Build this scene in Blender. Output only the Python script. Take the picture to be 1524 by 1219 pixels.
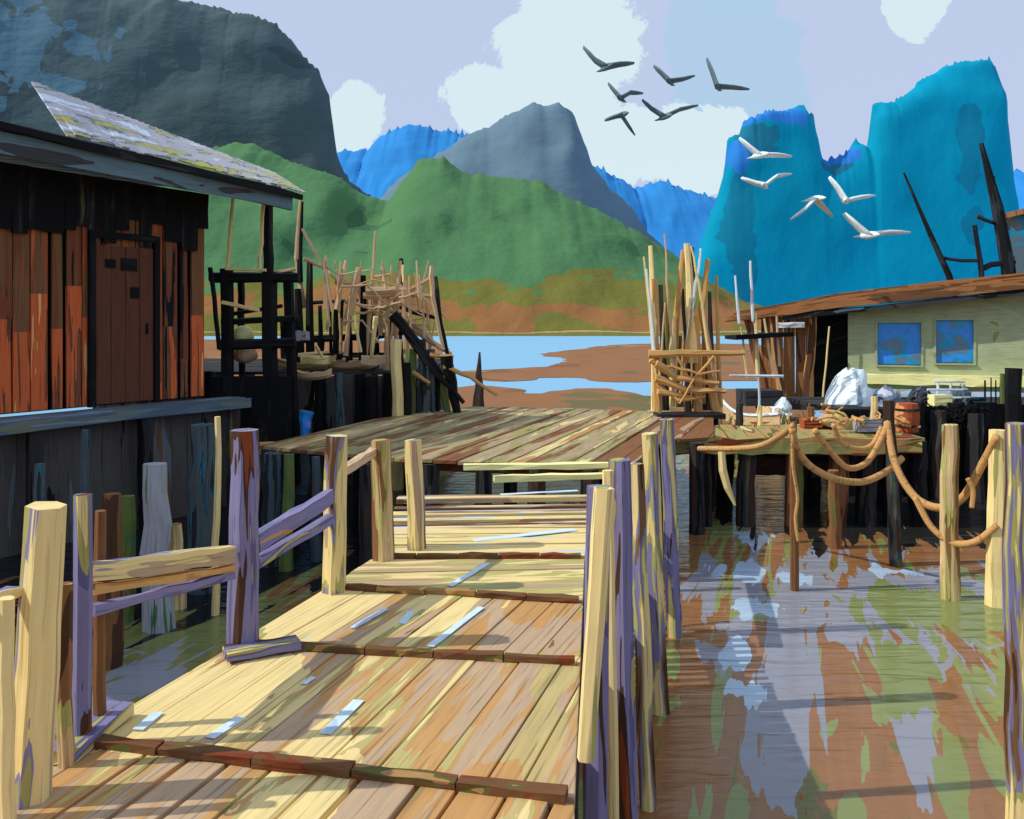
import bpy, math, random
from mathutils import Vector, Matrix, noise as mn
from statistics import NormalDist
random.seed(7)
R = random.Random(11)
sc = bpy.context.scene
for o in list(bpy.data.objects): bpy.data.objects.remove(o)

# ------------------------------------------------------------------ camera
F = 1320.0            # focal length in photo pixels (photo is 1524 wide)
EYE = 1.6             # eye height over the boardwalk, boardwalk top is z = 0
HOR = 480.0           # photo row of the horizon
WATER = -1.3
cam = bpy.data.cameras.new('camera'); co = bpy.data.objects.new('camera', cam)
sc.collection.objects.link(co); sc.camera = co
co.location = (0, 0, EYE); co.rotation_euler = (math.radians(90), 0, 0)
cam.sensor_width = 36; cam.lens = 36 * F / 1524; cam.shift_y = -(609.5 - HOR) / 1524
cam.clip_start = 0.05; cam.clip_end = 5000

# ------------------------------------------------------------------ colour helpers
def lin(c, m=1.0):
    r = []
    for v in c[:3]:
        v = v / 255.0
        v = v / 12.92 if v <= 0.04045 else ((v + 0.055) / 1.055) ** 2.4
        r.append(min(v * m, 0.95))
    return (r[0], r[1], r[2], 1)

# ------------------------------------------------------------------ world: Nishita sky under thin painted cloud
SUN_EL, SUN_AZ = 41.0, -97.0      # azimuth clockwise from +Y (straight ahead)
w = bpy.data.worlds.new('World'); sc.world = w; w.use_nodes = True
nt = w.node_tree; N = nt.nodes; L = nt.links
for n in list(N): N.remove(n)
out = N.new('ShaderNodeOutputWorld')
sky = N.new('ShaderNodeTexSky'); sky.sky_type = 'NISHITA'; sky.sun_disc = False
sky.sun_elevation = math.radians(SUN_EL); sky.sun_rotation = math.radians(SUN_AZ)
b1 = N.new('ShaderNodeBackground'); b1.inputs['Strength'].default_value = 0.10
L.new(sky.outputs[0], b1.inputs['Color'])
b2 = N.new('ShaderNodeBackground'); b2.inputs['Strength'].default_value = 1.0
tc = N.new('ShaderNodeTexCoord')
def wblob(cx, cy, rx, ry, k=0.55, sc_=7.0):
    """1 inside an uneven cloud patch centred on a view direction (given as photo position)."""
    sep = N.new('ShaderNodeSeparateXYZ'); L.new(tc.outputs['Generated'], sep.inputs[0])
    ax = N.new('ShaderNodeMath'); ax.operation = 'ARCTAN2'; L.new(sep.outputs[0], ax.inputs[0]); L.new(sep.outputs[1], ax.inputs[1])
    comb = N.new('ShaderNodeCombineXYZ'); L.new(ax.outputs[0], comb.inputs[0]); L.new(sep.outputs[2], comb.inputs[1])
    a0 = math.atan2(cx - 762, F); d = math.hypot(cx - 762, F); z0 = (HOR - cy) / math.hypot(d, HOR - cy)
    mp = N.new('ShaderNodeMapping'); mp.vector_type = 'TEXTURE'
    mp.inputs['Location'].default_value = (a0, z0, 0); mp.inputs['Scale'].default_value = (rx / F, ry / F, 1)
    L.new(comb.outputs[0], mp.inputs[0])
    ln = N.new('ShaderNodeVectorMath'); ln.operation = 'LENGTH'; L.new(mp.outputs[0], ln.inputs[0])
    nz = N.new('ShaderNodeTexNoise'); nz.inputs['Scale'].default_value = sc_; nz.inputs['Detail'].default_value = 6; nz.inputs['Roughness'].default_value = .7; nz.inputs['Distortion'].default_value = .6
    L.new(comb.outputs[0], nz.inputs['Vector'])
    ma = N.new('ShaderNodeMath'); ma.operation = 'MULTIPLY_ADD'; L.new(nz.outputs[0], ma.inputs[0])
    ma.inputs[1].default_value = -k * 4; L.new(ln.outputs['Value'], ma.inputs[2])
    mr = N.new('ShaderNodeMapRange'); L.new(ma.outputs[0], mr.inputs[0])
    mr.inputs['From Min'].default_value = 1 - k * 2 + .035; mr.inputs['From Max'].default_value = 1 - k * 2 - .035
    return mr.outputs[0]
def wmix(fac, prev, col):
    m = N.new('ShaderNodeMix'); m.data_type = 'RGBA'; L.new(fac, m.inputs['Factor'])
    if isinstance(prev, tuple): m.inputs[6].default_value = prev
    else: L.new(prev, m.inputs[6])
    m.inputs[7].default_value = lin(col); return m.outputs[2]
LAV, WHT, LBL = (194, 208, 237), (221, 240, 246), (180, 210, 236)
c = wmix(wblob(1090, 110, 95, 130), lin(LAV), LBL)
c = wmix(wblob(610, -300, 500, 110), c, LBL)
for b in ((850, 90, 105, 130), (735, 150, 80, 45), (960, 215, 150, 62), (1040, 250, 60, 50), (530, 175, 45, 60), (1362, 4, 36, 50),
          (300, -420, 420, 150), (1500, -520, 500, 160), (860, -60, 70, 60)):
    c = wmix(wblob(*b), c, WHT)
L.new(c, b2.inputs['Color'])
mx = N.new('ShaderNodeMixShader'); mx.inputs[0].default_value = 0.93
L.new(b1.outputs[0], mx.inputs[1]); L.new(b2.outputs[0], mx.inputs[2]); L.new(mx.outputs[0], out.inputs[0])

# ------------------------------------------------------------------ sun
sl = bpy.data.lights.new('sun', 'SUN'); sl.energy = 3.4; sl.angle = math.radians(0.5); sl.color = (1.0, 0.95, 0.85)
so = bpy.data.objects.new('sun', sl); sc.collection.objects.link(so)
az, el = math.radians(SUN_AZ), math.radians(SUN_EL)
sd_ = Vector((math.sin(az) * math.cos(el), math.cos(az) * math.cos(el), math.sin(el)))
so.rotation_euler = sd_.to_track_quat('Z', 'Y').to_euler(); so.location = sd_ * 60
sc.view_settings.view_transform = 'Standard'; sc.view_settings.look = 'None'
sc.view_settings.exposure = 0.0; sc.view_settings.gamma = 1

# ------------------------------------------------------------------ materials
ND = NormalDist()
MATS = {}
def paint(name, pal, su=1.0, sv=8.0, sw=1.0, det=3.0, sd=0.125, dist=0.6, rough=0.8, rndk=0.5, m=0.75, coord='uv', bump=0.25, spec=0.25, bscale=None, bn=4, grain=True, rot=0):
    """Broad, hard-edged patches of a few real pigments: the noise picks one of the palette's
    colours; pal = [(share, rgb), ...]; m = albedo multiplier."""
    mt = bpy.data.materials.new(name); mt.use_nodes = True
    n = mt.node_tree.nodes; l = mt.node_tree.links; bs = n['Principled BSDF']
    if coord == 'uv':
        t = n.new('ShaderNodeUVMap'); t.uv_map = 'grain'; src = t.outputs[0]
    else:
        t = n.new('ShaderNodeNewGeometry'); src = t.outputs['Position']
        if rot:
            r0 = n.new('ShaderNodeMapping'); r0.inputs['Rotation'].default_value = (0, 0, math.radians(rot)); l.new(src, r0.inputs[0]); src = r0.outputs[0]
    mp = n.new('ShaderNodeMapping'); mp.inputs['Scale'].default_value = (su, sv, sw); l.new(src, mp.inputs[0])
    nz = n.new('ShaderNodeTexNoise'); nz.inputs['Scale'].default_value = 1; nz.inputs['Detail'].default_value = det
    nz.inputs['Distortion'].default_value = dist; nz.inputs['Roughness'].default_value = .5; l.new(mp.outputs[0], nz.inputs['Vector'])
    fac = nz.outputs[0]
    if rndk:
        at = n.new('ShaderNodeAttribute'); at.attribute_name = 'rnd'
        ma = n.new('ShaderNodeMath'); ma.operation = 'MULTIPLY_ADD'; l.new(at.outputs['Fac'], ma.inputs[0])
        ma.inputs[1].default_value = rndk * sd * 2; l.new(fac, ma.inputs[2])
        sb = n.new('ShaderNodeMath'); sb.operation = 'SUBTRACT'; l.new(ma.outputs[0], sb.inputs[0]); sb.inputs[1].default_value = rndk * sd
        fac = sb.outputs[0]
    cr = n.new('ShaderNodeValToRGB'); cr.color_ramp.interpolation = 'CONSTANT'; l.new(fac, cr.inputs[0])
    tot = sum(p[0] for p in pal); acc = 0; e = cr.color_ramp.elements
    sde = sd * math.sqrt(1 + (rndk * .58) ** 2)
    for i, (sh, col) in enumerate(pal):
        pos = 0 if i == 0 else 0.5 + sde * ND.inv_cdf(min(.999, acc / tot))
        if i == 0: el_ = e[0]; el_.position = 0
        elif i == 1: el_ = e[1]; el_.position = max(0, min(1, pos))
        else: el_ = e.new(max(0, min(1, pos)))
        el_.color = lin(col, m); acc += sh
    # fine tone drift inside each patch
    n2 = n.new('ShaderNodeTexNoise'); n2.inputs['Scale'].default_value = 3.1; n2.inputs['Detail'].default_value = 4; l.new(mp.outputs[0], n2.inputs['Vector'])
    mr = n.new('ShaderNodeMapRange'); l.new(n2.outputs[0], mr.inputs[0]); mr.inputs['To Min'].default_value = .78; mr.inputs['To Max'].default_value = 1.2
    mu = n.new('ShaderNodeVectorMath'); mu.operation = 'SCALE'; l.new(cr.outputs[0], mu.inputs[0]); l.new(mr.outputs[0], mu.inputs['Scale'])
    l.new(mu.outputs[0], bs.inputs['Base Color'])
    if coord == 'uv' and grain:
        g0 = n.new('ShaderNodeMapping'); g0.inputs['Scale'].default_value = (1.6, 55, 1); l.new(src, g0.inputs[0])
        g1 = n.new('ShaderNodeTexNoise'); g1.inputs['Scale'].default_value = 1; g1.inputs['Detail'].default_value = 3; l.new(g0.outputs[0], g1.inputs['Vector'])
        g2 = n.new('ShaderNodeMapRange'); l.new(g1.outputs[0], g2.inputs[0]); g2.inputs['From Min'].default_value = .33; g2.inputs['From Max'].default_value = .44
        g2.inputs['To Min'].default_value = .62; g2.inputs['To Max'].default_value = 1.03
        g3 = n.new('ShaderNodeVectorMath'); g3.operation = 'SCALE'; l.new(mu.outputs[0], g3.inputs[0]); l.new(g2.outputs[0], g3.inputs['Scale']); l.new(g3.outputs[0], bs.inputs['Base Color'])
    bs.inputs['Roughness'].default_value = rough; bs.inputs['Specular IOR Level'].default_value = spec
    if bump:
        bp = n.new('ShaderNodeBump'); bp.inputs['Strength'].default_value = bump; bp.inputs['Distance'].default_value = bscale or 0.02
        n3 = n.new('ShaderNodeTexNoise'); n3.inputs['Scale'].default_value = bn; n3.inputs['Detail'].default_value = 5; l.new(mp.outputs[0], n3.inputs['Vector'])
        l.new(n3.outputs[0], bp.inputs['Height']); l.new(bp.outputs[0], bs.inputs['Normal'])
    MATS[name] = mt; return mt

CREAM, TAN, OCH, OLV = (252, 226, 155), (203, 172, 136), (210, 160, 98), (186, 180, 105)
PUR, DPU, RUST, DBR = (124, 116, 176), (96, 90, 146), (150, 72, 35), (84, 56, 38)
CHAR, BLK, GRY, GRN = (58, 58, 60), (14, 16, 18), (162, 164, 172), (84, 128, 84)
MBR, ICE, OLD = (150, 104, 66), (205, 228, 240), (118, 116, 56)

deck_a = paint('deck_wood', [(4, MBR), (6, (198, 184, 116)), (20, OCH), (36, (206, 176, 140)), (18, (212, 164, 102)), (8, (204, 190, 122)), (8, CREAM), (1, ICE)], su=.7, sv=7, sd=.12, rndk=.8, m=.80)
deck_p = paint('deck_wood_pale', [(3, MBR), (14, TAN), (12, OCH), (8, OLV), (64, CREAM), (4, ICE)], su=.9, sv=6, sd=.12, rndk=.6, m=.82)
deck_t = paint('deck_wood_cross', [(5, MBR), (10, TAN), (10, OLV), (70, CREAM), (10, ICE)], su=.8, sv=9, sd=.12, rndk=.6, m=.82)
deck_o = paint('deck_wood_olive', [(4, MBR), (22, TAN), (22, (198, 190, 116)), (30, CREAM), (14, (198, 190, 116)), (10, OCH)], su=.8, sv=6, sd=.12, rndk=.7, m=.80)
plat_m = paint('platform_wood', [(3, RUST), (13, MBR), (20, (176, 168, 104)), (22, TAN), (8, (160, 170, 110)), (22, CREAM), (16, OCH)], su=.5, sv=4, sd=.12, rndk=1.3, m=.72)
plat_b = paint('platform_wood_brown', [(8, DBR), (70, (156, 104, 60)), (12, TAN)], su=.35, sv=4, rndk=.8, m=.66)
batten = paint('batten_wood', [(30, RUST), (40, (140, 96, 58)), (10, OLD), (20, OCH)], su=3, sv=6, m=.6)
post_m = paint('post_wood', [(18, DBR), (14, (134, 100, 66)), (18, (142, 136, 172)), (16, OLV), (32, CREAM), (10, TAN)], su=.9, sv=9, sd=.12, rndk=.3, m=.82)  # lavender stripes carry the posts' shade tone in the wood colour
post_v = paint('post_wood_violet_shade', [(12, RUST), (14, DBR), (40, (142, 136, 176)), (12, (112, 106, 148)), (16, OLV), (18, CREAM)], su=.9, sv=9, sd=.12, rndk=.3, m=.8)  # violet of the shaded post sides mixed into the wood colour
post_t = paint('post_wood_tan', [(14, DBR), (22, MBR), (18, OLV), (30, (226, 192, 142)), (14, CREAM)], su=.9, sv=9, rndk=.4, m=.85)
post_f = paint('post_wood_front', [(12, (134, 100, 66)), (14, OLV), (12, (150, 144, 178)), (52, CREAM), (10, TAN)], su=.8, sv=9, sd=.12, rndk=0, m=.85)  # some lavender shade tone in this wood colour too
post_d = paint('post_wood_dark', [(30, BLK), (30, CHAR), (18, DBR), (10, (70, 88, 94)), (8, OLD)], su=.8, sv=6, rndk=.5, m=.7)
post_b = paint('post_wood_brown', [(16, DBR), (46, (142, 96, 58)), (14, MBR), (14, OLD)], su=.8, sv=6, rndk=.5, m=.8)
post_g = paint('post_wood_grey', [(14, GRN), (60, (176, 178, 186)), (10, OLV)], su=1.2, sv=9, rndk=.2, m=.85)
post_s = paint('post_wood_blue', [(24, (86, 112, 130)), (34, (100, 110, 108)), (6, (0, 140, 178)), (36, CHAR)], su=1.2, sv=10, rndk=.4, m=.6)
post_c = paint('post_wood_cream', [(8, OLV), (70, CREAM), (12, (170, 186, 130))], su=.6, sv=5, rndk=.2, m=.9)
rail_m = paint('rail_wood', [(14, MBR), (20, PUR), (18, GRY), (30, CREAM), (20, TAN)], su=1.1, sv=7, rndk=.4, m=.85)
brace_m = paint('brace_wood', [(14, OCH), (60, (142, 136, 178)), (16, (112, 106, 148)), (10, OLV)], su=1.2, sv=12, rndk=.2, m=.85)
black_m = paint('tarred_wood_and_shade', [(66, BLK), (20, (32, 32, 34)), (8, CHAR), (3, OLD)], su=.8, sv=6, rndk=.4, m=.7, bump=.4)  # black of tarred timber, also used for the built eave shade
char_m = paint('charcoal_boards', [(14, BLK), (70, (66, 62, 58)), (8, (76, 86, 88)), (8, (90, 66, 46))], su=.4, sv=3, rndk=.9, m=1.9)
stick_m = paint('bare_stick', [(14, OCH), (70, (216, 184, 144)), (14, (190, 164, 120))], su=2, sv=10, rndk=.4, m=.95, bump=0)
stick_c = paint('bare_stick_cream', [(70, (250, 226, 160)), (30, (196, 192, 120))], su=2, sv=10, rndk=.4, m=.95, bump=0)
stick_o = paint('bamboo_ochre', [(14, (186, 140, 80)), (76, (212, 164, 100)), (10, OLV)], su=2, sv=10, rndk=.3, m=.95, bump=0)
stick_w = paint('stick_white', [(80, (222, 236, 240)), (20, GRY)], su=2, sv=10, rndk=.3, m=.95, bump=0)
rope_m = paint('rope_fibre', [(20, (176, 128, 76)), (80, (212, 162, 100))], su=30, sv=6, rndk=0, m=.92, bump=.6, bscale=.01)
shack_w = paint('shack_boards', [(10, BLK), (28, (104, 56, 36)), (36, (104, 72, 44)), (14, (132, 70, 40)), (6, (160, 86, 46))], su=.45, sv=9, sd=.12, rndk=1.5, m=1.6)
roof_l = paint('roof_metal', [(24, (184, 178, 92)), (10, (112, 124, 130)), (44, (182, 180, 182)), (20, (212, 226, 246))], su=.9, sv=5, sw=5, coord='pos', rot=120, rndk=.15, m=1.15, rough=.5)
roof_d = paint('roof_slate', [(16, CHAR), (66, (86, 108, 114)), (12, (100, 128, 148)), (2, (0, 140, 178))], su=.7, sv=3, rndk=.5, m=1.35)
ledge_m = paint('ledge_wood', [(12, CHAR), (46, (96, 118, 132)), (20, (120, 128, 112)), (10, (130, 160, 190)), (5, RUST)], su=.5, sv=5, rndk=.3, m=.9)
door_m = paint('door_wood', [(16, (90, 64, 40)), (80, (92, 54, 38))], su=.4, sv=4, rndk=.4, m=1.3)
green_w = paint('hut_plaster', [(6, (150, 150, 96)), (76, (172, 184, 142)), (12, (160, 174, 134)), (5, (196, 196, 206))], su=.9, sv=1.1, sd=.11, rndk=.0, m=1.0)
blue_g = paint('window_glass', [(26, (84, 110, 130)), (22, (0, 130, 172)), (46, (46, 126, 206)), (6, (110, 130, 190))], su=2.6, sv=2.6, rndk=.3, m=1.5, rough=.3, spec=.5, bump=0, grain=False)
hut_roof = paint('hut_roof_bark', [(14, (84, 56, 38)), (22, (110, 76, 48)), (60, (156, 106, 62))], su=.3, sv=5, rndk=.5, m=1.05)
hut_trim = paint('hut_trim_dark', [(60, CHAR), (20, BLK), (14, (86, 108, 124))], su=.6, sv=5, rndk=.3, m=1.0)
cream_p = paint('cream_board', [(10, OLV), (76, CREAM), (10, (206, 220, 226))], su=.5, sv=5, rndk=.2, m=1.2)
pale_b = paint('pale_blue_board', [(20, (170, 186, 130)), (60, (172, 200, 228)), (20, (190, 196, 220))], su=.5, sv=5, rndk=.2, m=1.15)
shed_b = paint('shed_boards', [(24, (96, 64, 42)), (50, (152, 104, 62)), (14, (186, 140, 90)), (8, DBR)], su=.3, sv=3, rndk=1.0, m=1.15)
tarp_m = paint('white_tarpaulin', [(12, (150, 176, 186)), (80, (226, 240, 242)), (8, (186, 190, 200))], su=2, sv=2, coord='pos', rndk=0, m=1.05, bump=0, rough=.6)
boat_t = paint('boat_tan', [(20, (190, 140, 90)), (60, (216, 184, 140)), (10, OLV), (10, RUST)], su=1, sv=5, rndk=.3, m=.95)
rust_b = paint('barrel_rust', [(14, DBR), (60, (156, 78, 40)), (20, (206, 140, 90)), (8, (46, 126, 206))], su=1.4, sv=2, rndk=.3, m=1.1)
ice_m = paint('highlight_streak', [(80, (214, 236, 244)), (20, (190, 214, 230))], su=3, sv=9, rndk=0, m=.92, bump=0, grain=False)
bird_d = paint('bird_slate', [(70, (86, 108, 114)), (30, (80, 100, 106))], su=3, sv=9, rndk=0, m=1.5, bump=0)
bird_w = paint('bird_white', [(85, (230, 244, 246)), (15, (206, 226, 232))], su=3, sv=9, rndk=0, m=1.0, bump=0)
weed_m = paint('weed_green', [(30, OLD), (40, (112, 130, 66)), (30, (84, 128, 84))], su=3, sv=9, m=.8)

# ------------------------------------------------------------------ mesh building
def P(px, py, Y): return Vector(((px - 762) / F * Y, Y, EYE + (HOR - py) * Y / F))
def G(px, py, z=0.0):
    Y = (EYE - z) * F / (py - HOR); return Vector(((px - 762) / F * Y, Y, z))
def SX(px, Y): return (px - 762) / F * Y

class MB:
    def __init__(s): s.v = []; s.f = []; s.uv = []; s.r = []
    def loft(s, rings, rnd=None, cap=True, us=None):
        b = len(s.v); n = len(rings[0]); rnd = R.random() if rnd is None else rnd
        uo = R.random() * 40; vo = R.random() * 40
        vs = [0]; r0 = rings[0]
        for k in range(n): vs.append(vs[-1] + (r0[(k + 1) % n] - r0[k]).length)
        if vs[-1] < .02: vs = [k * .03 for k in range(n + 1)]
        cs = [sum(r, Vector()) / n for r in rings]; ul = [0]
        for i in range(1, len(rings)): ul.append(ul[-1] + (cs[i] - cs[i - 1]).length)
        for r in rings: s.v += [tuple(p) for p in r]
        for i in range(len(rings) - 1):
            for k in range(n):
                k2 = (k + 1) % n
                s.f.append((b + i * n + k, b + i * n + k2, b + (i + 1) * n + k2, b + (i + 1) * n + k))
                s.uv.append([(uo + ul[i], vo + vs[k]), (uo + ul[i], vo + vs[k + 1]), (uo + ul[i + 1], vo + vs[k + 1]), (uo + ul[i + 1], vo + vs[k])]); s.r.append(rnd)
        if cap:
            for base, rev in ((b, True), (b + (len(rings) - 1) * n, False)):
                idx = [base + k for k in range(n)]
                if rev: idx.reverse()
                s.f.append(tuple(idx)); c = Vector(s.v[idx[0]])
                s.uv.append([(uo + (Vector(s.v[j]) - c).x * .3, vo + (Vector(s.v[j]) - c).length) for j in idx]); s.r.append(rnd)
        return s
    def tube(s, pts, rad, n=7, jit=0.0, phase=0.3, rnd=None, cap=True):
        pts = [Vector(p) for p in pts]
        if not isinstance(rad, (list, tuple)): rad = [rad] * len(pts)
        ax = (pts[-1] - pts[0]).normalized()
        ref = Vector((0, 1, 0)) if abs(ax.y) < .8 else Vector((0, 0, 1))
        kk = [1 + R.uniform(-jit, jit) for _ in range(n)]; rings = []
        for i, p in enumerate(pts):
            t = (pts[min(i + 1, len(pts) - 1)] - pts[max(i - 1, 0)]).normalized()
            a = t.cross(ref).normalized(); bb = a.cross(t).normalized()
            rings.append([p + (a * math.cos(phase + 6.2832 * k / n) + bb * math.sin(phase + 6.2832 * k / n)) * rad[i] * kk[k] * (1 + R.uniform(-jit, jit) * .4) for k in range(n)])
        return s.loft(rings, rnd, cap)
    def pole(s, a, b, r0, r1, n=7, segs=5, jit=.12, wob=.0, rnd=None, phase=.3):
        a = Vector(a); b = Vector(b); L_ = (b - a).length
        pts = [a.lerp(b, i / segs) + (Vector((R.uniform(-1, 1), R.uniform(-1, 1), 0)) * wob if 0 < i < segs else Vector()) for i in range(segs + 1)]
        return s.tube(pts, [r0 + (r1 - r0) * i / segs for i in range(segs + 1)], n, jit, phase, rnd)
    def bar(s, a, b, w_, h, segs=3, jit=0.0, rnd=None, up=(0, 0, 1), taper=1.0):
        a = Vector(a); b = Vector(b); t = (b - a).normalized(); u = Vector(up)
        if abs(t.dot(u)) > .95: u = Vector((0, 1, 0))
        sx = t.cross(u).normalized(); uu = sx.cross(t).normalized(); rings = []
        for i in range(segs + 1):
            p = a.lerp(b, i / segs); f = 1 + (taper - 1) * i / segs
            rings.append([p + sx * (x * w_ / 2 * f + R.uniform(-jit, jit)) + uu * (y * h / 2 * f + R.uniform(-jit, jit)) for x, y in ((-1, -1), (1, -1), (1, 1), (-1, 1))])
        return s.loft(rings, rnd)
    def slab(s, poly, z0, z1, d=(1, 0), rnd=None):
        """flat prism from a convex xy polygon; grain runs along d"""
        rnd = R.random() if rnd is None else rnd
        uo = R.random() * 40; vo = R.random() * 40; b = len(s.v); n = len(poly)
        area = sum(poly[i][0] * poly[(i + 1) % n][1] - poly[(i + 1) % n][0] * poly[i][1] for i in range(n))
        if area < 0: poly = poly[::-1]
        def uvf(p): return (uo + p[0] * d[0] + p[1] * d[1], vo - p[0] * d[1] + p[1] * d[0] + p[2])
        s.v += [(p[0], p[1], z0) for p in poly] + [(p[0], p[1], z1) for p in poly]
        fs = [tuple(range(b + n - 1, b - 1, -1)), tuple(range(b + n, b + 2 * n))] + [(b + k, b + (k + 1) % n, b + n + (k + 1) % n, b + n + k) for k in range(n)]
        for f in fs: s.f.append(f); s.uv.append([uvf(s.v[j]) for j in f]); s.r.append(rnd)
        return s
    def quadgrid(s, grid, rnd=0.5):
        b = len(s.v); nu = len(grid[0])
        for row in grid: s.v += [tuple(p) for p in row]
        for i in range(len(grid) - 1):
            for k in range(nu - 1):
                s.f.append((b + i * nu + k, b + i * nu + k + 1, b + (i + 1) * nu + k + 1, b + (i + 1) * nu + k))
                s.uv.append([(i * .1, k * .1), (i * .1, k * .1 + .1), (i * .1 + .1, k * .1 + .1), (i * .1 + .1, k * .1)]); s.r.append(rnd)
        return s
    def build(s, name, mat, parent=None, smooth=False, origin=None, bevel=0):
        o0 = Vector(origin) if origin is not None else (Vector(parent.get('_o', (0, 0, 0))) if parent else Vector())
        me = bpy.data.meshes.new(name); me.from_pydata([tuple(Vector(p) - o0) for p in s.v], [], s.f)
        uvl = me.uv_layers.new(name='grain'); k = 0
        for f in s.uv:
            for q in f: uvl.data[k].uv = q; k += 1
        at = me.attributes.new('rnd', 'FLOAT', 'FACE'); at.data.foreach_set('value', s.r)
        me.materials.append(mat)
        if smooth: me.polygons.foreach_set('use_smooth', [True] * len(me.polygons))
        me.update()
        o = bpy.data.objects.new(name, me); sc.collection.objects.link(o)
        if parent is not None:
            o.parent = parent; o['_o'] = list(o0)
        else: o.location = o0; o['_o'] = list(o0)
        if bevel:
            bv = o.modifiers.new('bevel', 'BEVEL'); bv.width = bevel; bv.segments = 2
        return o

def tag(o, label=None, cat=None, group=None, kind=None):
    if label: o['label'] = label
    if cat: o['category'] = cat
    if group: o['group'] = group
    if kind: o['kind'] = kind
    return o
def thing(name, loc, label, cat, group=None):
    o = bpy.data.objects.new(name, None); sc.collection.objects.link(o); o.location = loc; o['_o'] = list(loc)
    o.empty_display_size = .2
    return tag(o, label, cat, group)
def clip(poly, n, d):
    """keep the part of a 2-D polygon where p.n >= d"""
    o = []
    for i in range(len(poly)):
        a, b = poly[i], poly[(i + 1) % len(poly)]
        da = a[0] * n[0] + a[1] * n[1] - d; db = b[0] * n[0] + b[1] * n[1] - d
        if da >= 0: o.append(a)
        if (da >= 0) != (db >= 0):
            t = da / (da - db); o.append((a[0] + (b[0] - a[0]) * t, a[1] + (b[1] - a[1]) * t))
    return o
def planks(mb, poly, ang, width, z=0.0, th=.045, gap=.008, zj=.004, skip=0.0, wj=.25):
    """planks laid at ang degrees (from +Y, clockwise) across a polygon"""
    d = (math.sin(math.radians(ang)), math.cos(math.radians(ang))); n = (d[1], -d[0])
    lo = min(p[0] * n[0] + p[1] * n[1] for p in poly); hi = max(p[0] * n[0] + p[1] * n[1] for p in poly)
    x = lo
    while x < hi:
        w_ = width * R.uniform(1 - wj, 1 + wj); g = R.uniform(.6, 1.6) * gap
        q = clip(poly, n, x + g / 2); q = clip(q, (-n[0], -n[1]), -(x + w_ - g / 2)) if len(q) > 2 else q
        if len(q) > 2 and R.random() >= skip:
            dz = R.uniform(-zj, zj); mb.slab([(p[0], p[1]) for p in q], z - th + dz, z + dz, d)
        x += w_
    return mb

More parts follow.
